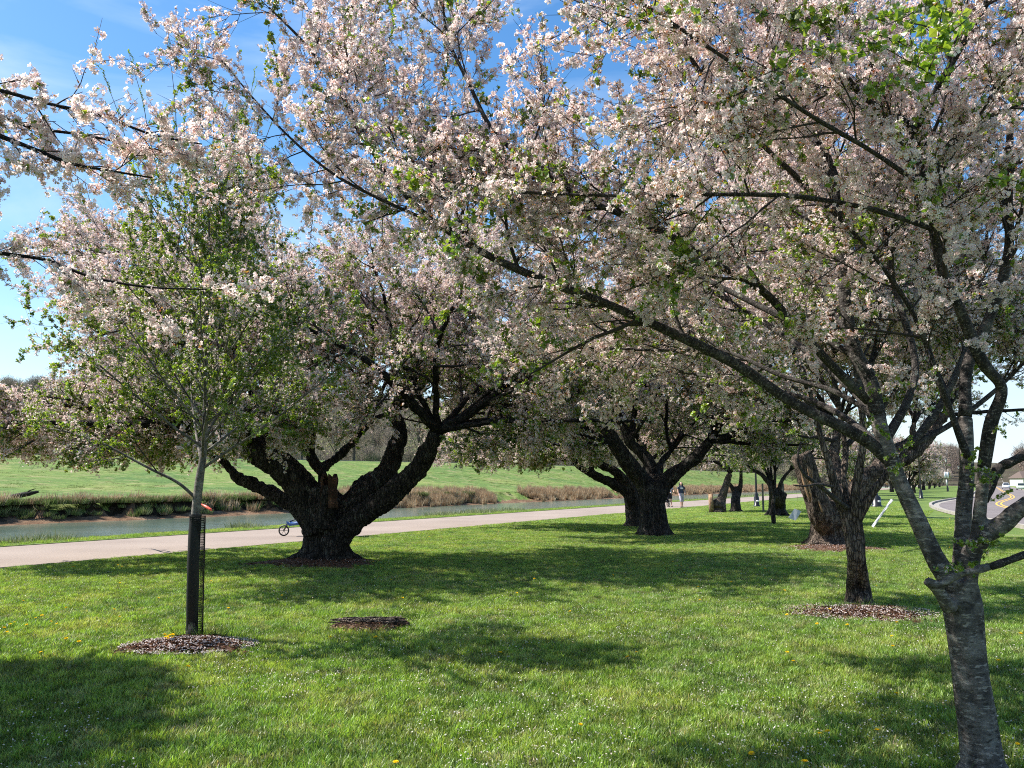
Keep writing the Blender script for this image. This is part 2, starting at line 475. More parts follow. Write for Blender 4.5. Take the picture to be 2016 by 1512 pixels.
def water_mat():
    m, n, o = mat('river water')
    p = nn(n, 'ShaderNodeBsdfPrincipled', Roughness=0.12)
    p.inputs['Base Color'].default_value = (0.125, 0.165, 0.125, 1)
    p.inputs['IOR'].default_value = 1.33
    ge = nn(n, 'ShaderNodeNewGeometry')
    mpp = nn(n, 'ShaderNodeMapping'); mpp.inputs['Scale'].default_value = (1, 2.2, 1); mpp.inputs['Rotation'].default_value = (0, 0, AZ)
    n.links.new(ge.outputs['Position'], mpp.inputs[0])
    a = nn(n, 'ShaderNodeTexNoise', Scale=1.6, Detail=5.0, Roughness=0.62)
    b = nn(n, 'ShaderNodeTexNoise', Scale=0.22, Detail=3.0)
    n.links.new(mpp.outputs[0], a.inputs['Vector']); n.links.new(mpp.outputs[0], b.inputs['Vector'])
    n.links.new(ramp(n, b.outputs['Fac'], [(0.35, (0.09, 0.13, 0.095)), (0.65, (0.125, 0.155, 0.11))]), p.inputs['Base Color'])
    bp = nn(n, 'ShaderNodeBump', Strength=0.3, Distance=0.05)
    n.links.new(a.outputs['Fac'], bp.inputs['Height']); n.links.new(bp.outputs[0], p.inputs['Normal'])
    n.links.new(p.outputs[0], o.inputs[0])
    return m
M['water'] = water_mat()

# ------------------------------------------------------------------ scatter (geometry nodes)
def source_collection(name, meshes):
    c = bpy.data.collections.new(name)
    for i, me in enumerate(meshes):
        o = bpy.data.objects.new('%s_%02d' % (name, i), me)
        c.objects.link(o)
    return c

def scatter_group(name, coll):
    g = bpy.data.node_groups.new(name, 'GeometryNodeTree')
    g.interface.new_socket(name='Geometry', in_out='INPUT', socket_type='NodeSocketGeometry')
    g.interface.new_socket(name='Geometry', in_out='OUTPUT', socket_type='NodeSocketGeometry')
    gi = g.nodes.new('NodeGroupInput'); go = g.nodes.new('NodeGroupOutput')
    ci = g.nodes.new('GeometryNodeCollectionInfo')
    ci.inputs['Collection'].default_value = coll
    ci.inputs['Separate Children'].default_value = True
    ci.inputs['Reset Children'].default_value = True
    ip = g.nodes.new('GeometryNodeInstanceOnPoints')
    ip.inputs['Pick Instance'].default_value = True
    def na(n_, t):
        x = g.nodes.new('GeometryNodeInputNamedAttribute'); x.data_type = t
        x.inputs['Name'].default_value = n_
        return x.outputs['Attribute']
    l = g.links.new
    l(gi.outputs[0], ip.inputs['Points']); l(ci.outputs[0], ip.inputs['Instance'])
    l(na('vi', 'INT'), ip.inputs['Instance Index'])
    l(na('rot', 'FLOAT_VECTOR'), ip.inputs['Rotation'])
    l(na('sc', 'FLOAT_VECTOR'), ip.inputs['Scale'])
    l(ip.outputs[0], go.inputs[0])
    return g

def eulers(D, spin):
    """XYZ eulers of frames whose z axis is D, turned by spin about it"""
    D = unit(D)
    ref = np.where(np.abs(D[:, 2:3]) < 0.9, np.array([[0, 0, 1.0]]), np.array([[1.0, 0, 0]]))
    X = unit(np.cross(ref, D)); Y = np.cross(D, X)
    c, s_ = np.cos(spin)[:, None], np.sin(spin)[:, None]
    X2 = X * c + Y * s_; Y2 = -X * s_ + Y * c
    # matrix columns X2 Y2 D
    sy = np.sqrt(X2[:, 0] ** 2 + X2[:, 1] ** 2)
    return np.stack([np.arctan2(Y2[:, 2], D[:, 2]), np.arctan2(-X2[:, 2], sy), np.arctan2(X2[:, 1], X2[:, 0])], -1)

def scatter(name, pos, rot, scl, vi, group, parent=None, mats=()):
    me = bpy.data.meshes.new(name)
    pos = np.asarray(pos, np.float32)
    me.vertices.add(len(pos)); me.vertices.foreach_set('co', pos.ravel())
    a = me.attributes.new('rot', 'FLOAT_VECTOR', 'POINT'); a.data.foreach_set('vector', np.asarray(rot, np.float32).ravel())
    scl = np.asarray(scl, np.float32)
    if scl.ndim == 1: scl = np.repeat(scl[:, None], 3, 1)
    a = me.attributes.new('sc', 'FLOAT_VECTOR', 'POINT'); a.data.foreach_set('vector', scl.ravel())
    a = me.attributes.new('vi', 'INT', 'POINT'); a.data.foreach_set('value', np.asarray(vi, np.int32))
    for m_ in mats: me.materials.append(m_)
    o = link(bpy.data.objects.new(name, me))
    md = o.modifiers.new('scatter', 'NODES'); md.node_group = group
    o['kind'] = 'stuff'
    if parent is not None:
        o.parent = parent
        o.matrix_parent_inverse = Matrix.Translation(parent.location).inverted()
    return o

# ------------------------------------------------------------------ flowering sprays
PET = [(0.90, 0.81, 0.77), (0.91, 0.86, 0.81), (0.88, 0.74, 0.70), (0.91, 0.88, 0.83), (0.89, 0.79, 0.75)]
BRZ = [(0.42, 0.13, 0.06), (0.32, 0.16, 0.06), (0.42, 0.22, 0.09), (0.28, 0.20, 0.06)]
GRN = [(0.18, 0.28, 0.035), (0.23, 0.33, 0.05), (0.12, 0.22, 0.03), (0.28, 0.35, 0.07)]

def frame(d):
    d = d / np.linalg.norm(d)
    r_ = np.array([0, 0, 1.0]) if abs(d[2]) < 0.9 else np.array([1.0, 0, 0])
    u = np.cross(r_, d); u /= np.linalg.norm(u)
    return u, np.cross(d, u), d

def add_flower(mb, c, d, size, colr, rg):
    u, w, d = frame(d)
    tint = np.array(colr)
    cup = rg.uniform(0.15, 0.75)
    for k in range(5):
        a = k * 2 * math.pi / 5 + rg.uniform(-0.12, 0.12)
        r1_ = math.cos(a) * u + math.sin(a) * w
        s1_ = -math.sin(a) * u + math.cos(a) * w
        ln = size * rg.uniform(0.85, 1.1)
        wd = ln * 0.36
        v = [c + r1_ * ln * 0.08,
             c + r1_ * ln * 0.62 + s1_ * wd + d * cup * ln * 0.45,
             c + r1_ * ln + d * cup * ln * rg.uniform(0.5, 0.9),
             c + r1_ * ln * 0.62 - s1_ * wd + d * cup * ln * 0.45]
        cc = [tint * (0.90, 0.70, 0.70), tint, tint * 1.04, tint]
        mb.add(v, [(0, 1, 2, 3)], mi=0, col=np.minimum(cc, 0.93))

def add_leaf(mb, c, d, up, ln, colr, rg, wf=0.42):
    u, w, d = frame(d)
    s_ = np.cross(d, up); nrm = np.linalg.norm(s_)
    s_ = u if nrm < 1e-3 else s_ / nrm
    nn_ = np.cross(s_, d)
    wd = ln * wf
    v = [c, c + d * ln * 0.45 + s_ * wd + nn_ * ln * 0.10, c + d * ln - nn_ * ln * 0.12, c + d * ln * 0.45 - s_ * wd + nn_ * ln * 0.10, c + d * ln * 0.5]
    cl = np.array(colr)
    mb.add(v, tris=[(0, 1, 4), (1, 2, 4), (2, 3, 4), (3, 0, 4)], mi=1, col=[cl, cl, cl * 0.95, cl, cl * 0.85])

def rdir(rg):
    v = rg.normal(size=3)
    return v / np.linalg.norm(v)

def make_spray(seed, length=0.40, nside=4, nclus=13, fl=(3, 6), bronze=0.6, green=0.15, leaflen=0.035, fsize=0.0175):
    rg = np.random.default_rng(seed)
    mb = MB()
    def line(a, d, ln, n_, wob):
        pts = [a]; dd = d
        for i in range(n_):
            dd = dd + rg.normal(size=3) * wob; dd = dd / np.linalg.norm(dd)
            pts.append(pts[-1] + dd * ln / n_)
        return np.array(pts)
    main = line(np.zeros(3), np.array([0, 0, 1.0]), length, 4, 0.10)
    lines = [main]
    tubes(mb, main, np.linspace(0.0035, 0.0013, 5), 3, mi=2)
    for k in range(nside):
        t = rg.uniform(0.15, 0.8) * 4
        i = int(t); p0 = main[i] + (main[min(i + 1, 4)] - main[i]) * (t - i)
        a = rg.uniform(0, 6.28)
        d = np.array([math.cos(a) * 0.7, math.sin(a) * 0.7, 0.75])
        l_ = line(p0, d / np.linalg.norm(d), rg.uniform(0.10, 0.22), 2, 0.12)
        lines.append(l_)
        tubes(mb, l_, np.linspace(0.0024, 0.001, 3), 3, mi=2)
    lens = np.array([np.linalg.norm(np.diff(l_, axis=0), axis=1).sum() for l_ in lines])
    for k in range(nclus):
        li = rg.choice(len(lines), p=lens / lens.sum())
        l_ = lines[li]; t = rg.uniform(0.08, 1.0) * (len(l_) - 1); i = min(int(t), len(l_) - 2)
        p0 = l_[i] + (l_[i + 1] - l_[i]) * (t - i)
        ax = rdir(rg)
        nf = rg.integers(fl[0], fl[1] + 1) if fl[1] > 0 else 0
        cl = PET[rg.integers(len(PET))]
        for f in range(nf):
            d = ax * 0.8 + rdir(rg); d /= np.linalg.norm(d)
            c = p0 + d * rg.uniform(0.018, 0.038)
            mb.add([p0, c - d * 0.002, p0 + np.cross(d, ax) * 0.0016 + d * 0.006], tris=[(0, 1, 2)], mi=1, col=(0.22, 0.07, 0.04))
            fd = d + rdir(rg) * 0.5
            # calyx
            mb.add([c - d * 0.008, c + np.cross(d, ax) * 0.0035, c - np.cross(d, ax) * 0.0035], tris=[(0, 1, 2)], mi=1, col=(0.28, 0.055, 0.045))
            add_flower(mb, c, fd, fsize * rg.uniform(0.8, 1.12), cl, rg)
        nb = rg.integers(1, 4) if rg.uniform() < bronze else 0
        for b in range(nb):
            d = ax * 0.3 + rdir(rg); d[2] += 0.3; d /= np.linalg.norm(d)
            add_leaf(mb, p0 + d * 0.005, d, rdir(rg), leaflen * rg.uniform(0.35, 0.75), BRZ[rg.integers(4)], rg, 0.3)
        ng = rg.integers(3, 7 + (5 if green > .9 else 0)) if rg.uniform() < green else 0
        for b in range(ng):
            d = ax * 0.5 + rdir(rg); d[2] += 0.35; d /= np.linalg.norm(d)
            add_leaf(mb, p0 + d * 0.006, d, rdir(rg), leaflen * rg.uniform(0.7, 1.35), GRN[rg.integers(4)], rg)
    return mb.mesh('spray', [M['petal'], M['leaf'], M['twig']], smooth=False)

def make_whip(seed, length=0.55):
    rg = np.random.default_rng(seed)
    mb = MB()
    main = np.array([(rg.normal() * 0.008 * i, rg.normal() * 0.008 * i, length * i / 5) for i in range(6)])
    tubes(mb, main, np.linspace(0.003, 0.001, 6), 3, mi=2)
    for k in range(34):
        t = (0.15 + 0.85 * k / 34) * 5; i = min(int(t), 4)
        p0 = main[i] + (main[i + 1] - main[i]) * (t - i)
        for b in range(2):
            a = k * 2.4 + b * 3.1
            d = np.array([math.cos(a), math.sin(a), rg.uniform(0.3, 1.2)]); d /= np.linalg.norm(d)
            add_leaf(mb, p0, d, np.array([0, 0, 1.0]), rg.uniform(0.016, 0.03), GRN[rg.integers(4)], rg)
    return mb.mesh('whip', [M['petal'], M['leaf'], M['twig']], smooth=False)

SPR = []
for i in range(5): SPR.append(make_spray(10 + i, nclus=15, fl=(3, 6), bronze=0.65, green=0.10))          # 0-4 full blossom
for i in range(3): SPR.append(make_spray(30 + i, nclus=13, fl=(1, 4), bronze=0.85, green=0.5))           # 5-7 fading, bronze and green
for i in range(3): SPR.append(make_spray(50 + i, nclus=14, fl=(0, 2), bronze=0.25, green=0.95))          # 8-10 mostly leaf
SPR.append(make_whip(70)); SPR.append(make_whip(71, 0.42))                                              # 11-12 leafy upright shoots
for i in range(2): SPR.append(make_spray(80 + i, nclus=16, nside=3, length=0.34, fl=(4, 7), bronze=0.3, green=0.03, fsize=0.019))  # 13-14 heavy blossom
SPRAYS = scatter_group('sprays', source_collection('spray', SPR))
KIND = {'full': [0, 1, 2, 3, 4], 'fade': [5, 6, 7], 'leaf': [8, 9, 10], 'whip': [11, 12], 'heavy': [13, 14]}

# ------------------------------------------------------------------ tree growth
def grow_lines(start, d, Ln, nseg, wob, up, rg):
    B = len(start)
    out = np.empty((B, nseg + 1, 3)); out[:, 0] = start
    dd = unit(d)
    upv = np.zeros((B, 3)); upv[:, 2] = up
    for i in range(nseg):
        dd = unit(dd + rg.normal(size=(B, 3)) * wob + upv)
        out[:, i + 1] = out[:, i] + dd * (Ln / nseg)[:, None]
    return out

def children(Pt, Rd, K, t0, t1, ang, Lm, rg, nseg=4, wob=0.12, up=0.05, env=None, rf=0.55, rmin=0.0015, fall=0.5, flat=0.0):
    """K side shoots on each of the lines Pt (B,m,3); Lm mean length"""
    B, m, _ = Pt.shape
    if B == 0: return np.zeros((0, nseg + 1, 3)), np.zeros((0, nseg + 1))
    t = t0 + (t1 - t0) * (np.arange(K)[None] + rg.uniform(0, 1, (B, K))) / K
    f = t * (m - 1); i = np.minimum(f.astype(int), m - 2); fr = (f - i)[..., None]
    b = np.arange(B)[:, None]
    p0 = Pt[b, i] * (1 - fr) + Pt[b, i + 1] * fr
    tan = unit(Pt[b, i + 1] - Pt[b, i])
    rr = Rd[b, i] * (1 - fr[..., 0]) + Rd[b, i + 1] * fr[..., 0]
    q = rg.normal(size=(B, K, 3)); q[..., 2] *= (1 - flat)
    per = unit(q - (q * tan).sum(-1, keepdims=True) * tan)
    a = rg.uniform(ang[0], ang[1], (B, K, 1))
    d = unit(tan * np.cos(a) + per * np.sin(a))
    Ln = Lm * rg.uniform(0.6, 1.25, (B, K)) * (1 - fall * (t - t0) / max(t1 - t0, 1e-6))
    p0 = p0.reshape(-1, 3); d = d.reshape(-1, 3); Ln = Ln.ravel(); rr = rr.ravel()
    if env is not None:
        keep = env(p0)
        p0, d, Ln, rr = p0[keep], d[keep], Ln[keep], rr[keep]
        for _ in range(3):
            o_ = ~env(p0 + d * Ln[:, None]); Ln[o_] *= 0.6
        keep = Ln > Lm * 0.16
        p0, d, Ln, rr = p0[keep], d[keep], Ln[keep], rr[keep]
    L_ = grow_lines(p0, d, Ln, nseg, wob, up, rg)
    r0 = np.maximum(np.minimum(rr * rf, Ln * 0.02 + 0.001), rmin)
    return L_, r0[:, None] * np.linspace(1, 0.35, nseg + 1)[None]

def ellipsoid(c, r, zmin=None, extra=None):
    c = np.array(c, float); r = np.array(r, float)
    def f(p):
        k = (((p - c) / r) ** 2).sum(-1) + 0.5 * (fbm(p[..., 0] * 0.5 + 50, p[..., 1] * 0.5 + p[..., 2] * 0.7 + 50, 3) - 0.47) < 1
        if zmin is not None: k &= p[..., 2] > zmin
        if extra is not None: k &= extra(p)
        return k
    return f

def off_camera(dmin):
    return lambda p: (np.linalg.norm(p - np.array([0, 0, CAMH]), axis=-1) > dmin)

def spray_on(Pt, per, rg, t0=0.1, spread=0.8, up=0.15):
    B, m, _ = Pt.shape
    if B == 0: return np.zeros((0, 3)), np.zeros((0, 3))
    t = t0 + (1 - t0) * (np.arange(per)[None] + rg.uniform(0, 1, (B, per))) / per
    f = t * (m - 1); i = np.minimum(f.astype(int), m - 2); fr = (f - i)[..., None]
    b = np.arange(B)[:, None]
    p0 = Pt[b, i] * (1 - fr) + Pt[b, i + 1] * fr
    tan = unit(Pt[b, i + 1] - Pt[b, i])
    d = tan + rg.normal(size=tan.shape) * spread * 0.6; d[..., 2] += up
    return p0.reshape(-1, 3), unit(d).reshape(-1, 3)

def pick(n_, mix, rg):
    ks = list(mix); w = np.array([mix[k] for k in ks], float); w /= w.sum()
    sel = rg.choice(len(ks), n_, p=w)
    out = np.zeros(n_, int)
    for i, k in enumerate(ks):
        m = sel == i
        out[m] = rg.choice(KIND[k], m.sum())
    return out

def crown_parts(root, twigs, sprays, mix_hi, mix_lo, zl, zh, rg, scl=(0.8, 1.2), twig_mat='twig', sides=(5, 4, 3), whips=0, crown_name='crown'):
    """twigs: list of (lines, radii); sprays: list of (pos, dir)"""
    mb = MB()
    for k, (a, b) in enumerate(twigs):
        tubes(mb, a, b, sides[min(k, len(sides) - 1)])
    if mb.n:
        o = mb.build('twigs', M[twig_mat], root); o['kind'] = 'stuff'
    p = np.concatenate([s[0] for s in sprays]); d = np.concatenate([s[1] for s in sprays])
    n_ = len(p)
    hi = pick(n_, mix_hi, rg); lo_ = pick(n_, mix_lo, rg)
    f = np.clip((p[:, 2] - zl) / (zh - zl) + (fbm(p[:, 0] * 0.8 + 20, p[:, 1] * 0.8 + p[:, 2] + 20, 9) - 0.47) * 1.2, 0, 1)
    vi = np.where(rg.uniform(size=n_) < f, hi, lo_)
    s_ = rg.uniform(scl[0], scl[1], n_)
    rot = eulers(d, rg.uniform(0, 6.28, n_))
    if whips:
        top = p[rg.choice(n_, whips, p=np.maximum(p[:, 2] - zl, 0.01) ** 4 / (np.maximum(p[:, 2] - zl, 0.01) ** 4).sum())]
        dw = rg.normal(size=(whips, 3)) * 0.16; dw[:, 2] = 1
        p = np.concatenate([p, top]); vi = np.concatenate([vi, rg.choice(KIND['whip'], whips)])
        s_ = np.concatenate([s_, rg.uniform(0.9, 1.7, whips)]); rot = np.concatenate([rot, eulers(dw, rg.uniform(0, 6, whips))])
    scatter(crown_name, p, rot, s_, vi, SPRAYS, root, [M['petal'], M['leaf'], M['twig']])
    return n_

def solid_trunk(name, lines, voxel, material, root, rough=0.03, flare=None, extra=None, nz=(9, 2.6), seed=0):
    """lines [(pts, radii)] fused into one skin with bark relief"""
    mb = MB()
    for pts, rad in lines:
        tubes(mb, np.array(pts), np.array(rad), 14, cap=True)
    if extra: extra(mb)
    me = mb.mesh('tmp', M['twig'])
    o = bpy.data.objects.new('tmp', me); link(o)
    r_ = o.modifiers.new('r', 'REMESH'); r_.mode = 'VOXEL'; r_.voxel_size = voxel
    s_ = o.modifiers.new('s', 'SMOOTH'); s_.iterations = 3; s_.factor = 0.6
    dg = bpy.context.evaluated_depsgraph_get()
    m2 = bpy.data.meshes.new_from_object(o.evaluated_get(dg))
    bpy.data.objects.remove(o)
    m2.name = name
    n_ = len(m2.vertices)
    co = np.empty(n_ * 3); m2.vertices.foreach_get('co', co); co = co.reshape(-1, 3)
    no = np.empty(n_ * 3); m2.vertices.foreach_get('normal', no); no = no.reshape(-1, 3)
    x = fbm(co[:, 0] * nz[0] + co[:, 2] * 1.3 + seed, co[:, 1] * nz[0] + co[:, 2] * nz[1] + 30, 1, 4) - 0.47
    y = fbm(co[:, 0] * nz[0] * .35 + 9 + co[:, 2], co[:, 1] * nz[0] * .35 + co[:, 2] * 1.6 + 70, 4, 3) - 0.44
    ridge = -np.abs(fbm(co[:, 0] * nz[0] * 1.7 + co[:, 2] * .6, co[:, 1] * nz[0] * 1.7 + co[:, 2] * nz[1] * .7 + 11, 6, 2) - 0.38) * 2
    co += no * (x * rough + y * rough * 1.6 + ridge * rough * 0.8)[:, None]
    m2.vertices.foreach_set('co', co.ravel())
    m2.materials.clear()
    for mm in (material if isinstance(material, list) else [material]): m2.materials.append(mm)
    m2.polygons.foreach_set('use_smooth', np.ones(len(m2.polygons), bool))
    m2.update()
    ob = link(bpy.data.objects.new(name, m2))
    ob.parent = root; ob.matrix_parent_inverse = Matrix.Translation(root.location).inverted()
    return ob

def limb_obj(root, pts, r0, r1, material, name='limb', k=4, sides=10, power=0.8, wob=0.0, rg=None):
    p = smooth_line(pts, k)
    if wob and rg is not None:
        w = rg.normal(size=p.shape) * wob; w[0] = 0; p = p + w
    t = np.linspace(0, 1, len(p))
    r_ = r1 + (r0 - r1) * (1 - t) ** power
    if rg is not None: r_ = r_ * (1 + 0.10 * np.sin(t * 31 + rg.uniform(0, 6)) * rg.uniform(0.3, 1))
    mb = MB(); tubes(mb, p, r_, sides, cap=True)
    mb.build(name, material, root)
    return p, r_

def resample(p, r_, m):
    L_ = np.concatenate([[0], np.cumsum(np.linalg.norm(np.diff(p, axis=0), axis=1))])
    t = np.linspace(0, L_[-1], m)
    return np.stack([np.interp(t, L_, p[:, i]) for i in range(3)], -1), np.interp(t, L_, r_)

def flare_roots(base, r, n_, rg, ln=1.6, z=0.0):
    out = []
    for k in range(n_):
        a = 6.28 * k / n_ + rg.uniform(-0.3, 0.3)
        l_ = r * rg.uniform(1.25, ln)
        p = [base + np.array([math.cos(a) * r * .35, math.sin(a) * r * .35, r * 0.9]), base + np.array([math.cos(a) * r * .85, math.sin(a) * r * .85, r * 0.32]), base + np.array([math.cos(a) * l_, math.sin(a) * l_, -0.05])]
        out.append((smooth_line(p, 3), np.linspace(r * .42, r * .14, 7)))
    return out

# ================================================================== THE SETTING
def grid(S, N, zf, mb, mf=None):
    s, n = np.meshgrid(S, N, indexing='ij')
    v = SN(s, n, 0.0)
    v[..., 2] = zf(s, n, v)
    a, b = s.shape
    idx = np.arange(a * b).reshape(a, b)
    q = np.stack([idx[:-1, :-1], idx[:-1, 1:], idx[1:, 1:], idx[1:, :-1]], -1).reshape(-1, 4)[:, ::-1]
    if mf is None:
        mb.add(v.reshape(-1, 3), q)
    else:
        mi = mf(s, n)[:-1, :-1].ravel()
        base = mb.n
        mb.add(v.reshape(-1, 3))
        for k in np.unique(mi):
            qq = q[mi == k] + base
            mb.q.append(qq); mb.qm.append(np.full(len(qq), k))
    return mb

def hill_h(v):
    x, y = v[..., 0], v[..., 1]
    r = np.sqrt(x * x + y * y)
    az = np.arctan2(x, np.maximum(y, 1e-3))
    amp = np.interp(az, [-1.2, -0.2, 0.3, 0.48, 0.6, 1.2], [62, 58, 40, 18, 15, 24])
    k = np.clip((r - 380) / 330, 0, 1)
    return k * k * (3 - 2 * k) * (amp + (fbm(x / 160 + 40, y / 160 + 40, 2) - .47) * 18)

def S_axis(): return np.concatenate([np.arange(-60, 0, 6), np.arange(0, 130, 1.0), np.arange(130, 400, 6), np.arange(400, 2400, 50)])

def lawn_z(s, n, v):
    near = np.clip((np.hypot(v[..., 0], v[..., 1]) - 9) / 30, 0, 1)
    return hill_h(v) + (fbm(v[..., 0] * .12 + 9, v[..., 1] * .12 + 9, 8, 3) - .44) * 0.10 * near
mb = MB()
grid(S_axis(), np.concatenate([-np.geomspace(2000, 30, 30), np.arange(-28, 15.8, 1.5), [15.75]]), lawn_z, mb, lambda s, n: np.where(np.hypot(*(SN(s, n)[..., :2].transpose(2, 0, 1))) > 400, 1, 0))
tag(mb.build('lawn', [M['lawn'], M['hill']]), kind='structure')

def ribbon(name, s0, s1, n0, n1, z, m, th=0.05, ds=3.0, wav=0.03):
    S = np.arange(s0, s1 + ds, ds)
    e0 = n0 + wav * np.sin(S * 0.9) + (fbm(S * 1.3 + 40, S * 0 + n0 + 40, 5) - .47) * wav * 4
    e1 = n1 + wav * np.sin(S * 0.7) + (fbm(S * 1.3 + 40, S * 0 + n1 + 40, 5) - .47) * wav * 4
    rows = [SN(S, e0, z - th), SN(S, e0, z), SN(S, e1, z), SN(S, e1, z - th)]
    v = np.stack(rows, 1); k = len(S)
    i = np.arange(k - 1)[:, None] * 4 + np.arange(3)[None]
    q = np.stack([i, i + 4, i + 5, i + 1], -1).reshape(-1, 4)
    mb_ = MB(); mb_.add(v.reshape(-1, 3), q)
    return tag(mb_.build(name, m, smooth=False), kind='structure')
ribbon('path', -60, 520, 15.72, 20.75, 0.035, M['path'], ds=1.0, wav=0.05)

def verge_z(s, n, v):
    e = 22.0 + (fbm(s * .35 + 30, s * 0 + 3, 5) - .47) * 0.8
    t = np.clip((n - e) / 1.8, 0, 1)
    return -1.75 * t ** 0.8 + 0.05 * (1 - t) * (n < 30)
mb = MB()
grid(np.concatenate([np.arange(-60, 160, 0.8), np.arange(160, 620, 8)]), np.concatenate([[20.7], np.arange(21, 24.4, 0.3), [30, 60]]), verge_z, mb,
     lambda s, n: np.where(n < 22.6, 0, 1))
tag(mb.build('river_bank', [M['lawn'], M['mud']]), kind='structure')

mb = MB()
grid(np.concatenate([np.arange(-60, 160, 4.0), np.arange(160, 640, 20)]), np.array([22.2, 30, 40, 50, 62.0]), lambda s, n, v: np.full(s.shape, -1.3), mb)
tag(mb.build('river', M['water']), kind='structure')

def top_n(s): return np.interp(s, [-60, 75, 159, 196, 300, 700], [150, 135, 103, 95, 88, 86])
LTOP = 6.1
def bank_edge(s): return 55.6 + (fbm(s * .11 + 60, s * 0 + 5, 3) - .47) * 3.2 + (fbm(s * .7 + 20, s * 0 + 9, 4) - .47) * 1.3
def far_z(s, n, v):
    e = bank_edge(s)
    d = n - e
    cliff = np.interp(s, [0, 70, 84, 400], [1.0, 1.0, 0.15, 0.1])
    mud = -1.55 + np.clip(d, 0, 5) * 0.17 + 0.15 * (fbm(s * 1.1 + 5, n * 1.1 + 5, 2) - .47)
    lip = 3.7 + (fbm(s * .5 + 8, s * 0 + 2, 6) - .47) * 3.4 + (fbm(s * 1.7 + 8, n * 1.5 + 2, 16) - .47) * 1.2
    t = np.clip((d - lip) / np.where(cliff > .5, 0.5 + 1.3 * (fbm(s * .8 + 3, s * 0 + 6, 21) > .52), 2.6), 0, 1)
    tn = top_n(s)
    k = np.clip((n - 60.5) / (tn - 60.5), 0, 1)
    grass = 0.15 + (LTOP - 0.15) * (0.25 * k + 0.75 * k * k * (3 - 2 * k)) + 0.35 * (fbm(s * .16 + 5, n * .2 + 5, 7) - .47) * (1 - k) + 0.12 * (fbm(s * .6 + 5, n * .6 + 5, 7) - .47) * (1 - k)
    z = mud * (1 - t) + grass * t
    back = np.clip((n - tn - 6) / 25, 0, 1)
    return z - back * 3.0 + hill_h(v) * np.clip((n - 110) / 60, 0, 1)
def far_m(s, n):
    d = n - bank_edge(s)
    lip = 3.7 + (fbm(s * .5 + 8, s * 0 + 2, 6) - .47) * 3.4 + (fbm(s * 1.7 + 8, n * 1.5 + 2, 16) - .47) * 1.2
    r_ = np.hypot(*(SN(s, n)[..., :2].transpose(2, 0, 1)))
    return np.where(r_ > 420, 3, np.where(d < lip - 0.35, 0, np.where((d < lip + 0.35) & (s < 84), 1, 2)))
mb = MB()
grid(np.concatenate([np.arange(-60, 20, 3), np.arange(20, 150, 0.6), np.arange(150, 400, 5), np.arange(400, 2400, 50)]),
     np.concatenate([[50], np.arange(55, 64, 0.3), np.arange(64, 150, 2.5), np.arange(152, 260, 9), np.geomspace(262, 2200, 26)]), far_z, mb, far_m)
tag(mb.build('levee', [M['mud'], M['soil'], M['levee'], M['hill']]), kind='structure')

# levee-top track
S = np.arange(-50, 420, 4.0); tn = top_n(S)
va = SN(S, tn + 0.3, LTOP + 0.10); vb = SN(S, tn + 4.0, LTOP + 0.16)
vc = SN(S, tn + 0.3, LTOP - 0.4)
v = np.stack([vc, va, vb], 1).reshape(-1, 3)
i = np.arange(len(S) - 1)[:, None] * 3 + np.arange(2)[None]
mb = MB(); mb.add(v, np.stack([i, i + 3, i + 4, i + 1], -1).reshape(-1, 4))
tag(mb.build('levee_path', M['kerb'], smooth=False), kind='structure')

# road on the right, its kerbs and centre line
RL = smooth_line([(6, -6, 0), (12.5, 14, 0), (17.2, 27, 0), (20.4, 37, 0), (24.6, 48, 0), (30, 59.5, 0), (36.5, 70, 0), (46, 84, 0), (57, 102, 0), (94, 166, 0), (150, 262, 0), (260, 452, 0)], 6)
_l = np.concatenate([[0], np.cumsum(np.linalg.norm(np.diff(RL, axis=0), axis=1))])
_t = np.arange(0, _l[-1], 2.5)
RL = np.stack([np.interp(_t, _l, RL[:, i]) for i in range(3)], -1)
for _ in range(14): RL[1:-1] = (RL[:-2] + 2 * RL[1:-1] + RL[2:]) / 4
T_ = np.gradient(RL, axis=0); T_ = unit(T_); RNR = np.stack([T_[:, 1], -T_[:, 0], T_[:, 2] * 0], -1)
def off_line(w, z, a=0, b=None):
    q = RL + RNR * w; q = q.copy(); q[:, 2] = z + hill_h(q) * 1.0
    return q[a:b]
def strip(name, w0, w1, z0, z1, m, kind='structure', a=0, b=None):
    A, B = off_line(w0, z0, a, b), off_line(w1, z1, a, b)
    A2 = A.copy(); A2[:, 2] -= 0.15; B2 = B.copy(); B2[:, 2] -= 0.15
    v = np.stack([A2, A, B, B2], 1).reshape(-1, 3)
    i = np.arange(len(A) - 1)[:, None] * 4 + np.arange(3)[None]
    mb_ = MB(); mb_.add(v, np.stack([i, i + 1, i + 5, i + 4], -1).reshape(-1, 4))
    return tag(mb_.build(name, m, smooth=False), kind=kind)
strip('road', 0.30, 8.3, 0.030, 0.030, M['asphalt'])
strip('kerb', 0.0, 0.18, 0.16, 0.16, M['kerb'])
strip('gutter', 0.18, 0.62, 0.036, 0.036, M['kerb'])
strip('kerb', 8.3, 8.48, 0.16, 0.16, M['kerb'])
strip('road_marking', 4.18, 4.30, 0.036, 0.036, M['yellow'])
strip('road_marking', 4.48, 4.60, 0.036, 0.036, M['yellow'])

def dist_road(x, y):
    d = np.full(np.shape(x), 1e9)
    side = np.zeros(np.shape(x))
    for p, nr in zip(RL[::2], RNR[::2]):
        dd = np.hypot(x - p[0], y - p[1])
        m_ = dd < d
        side = np.where(m_, (x - p[0]) * nr[0] + (y - p[1]) * nr[1], side); d = np.where(m_, dd, d)
    return side

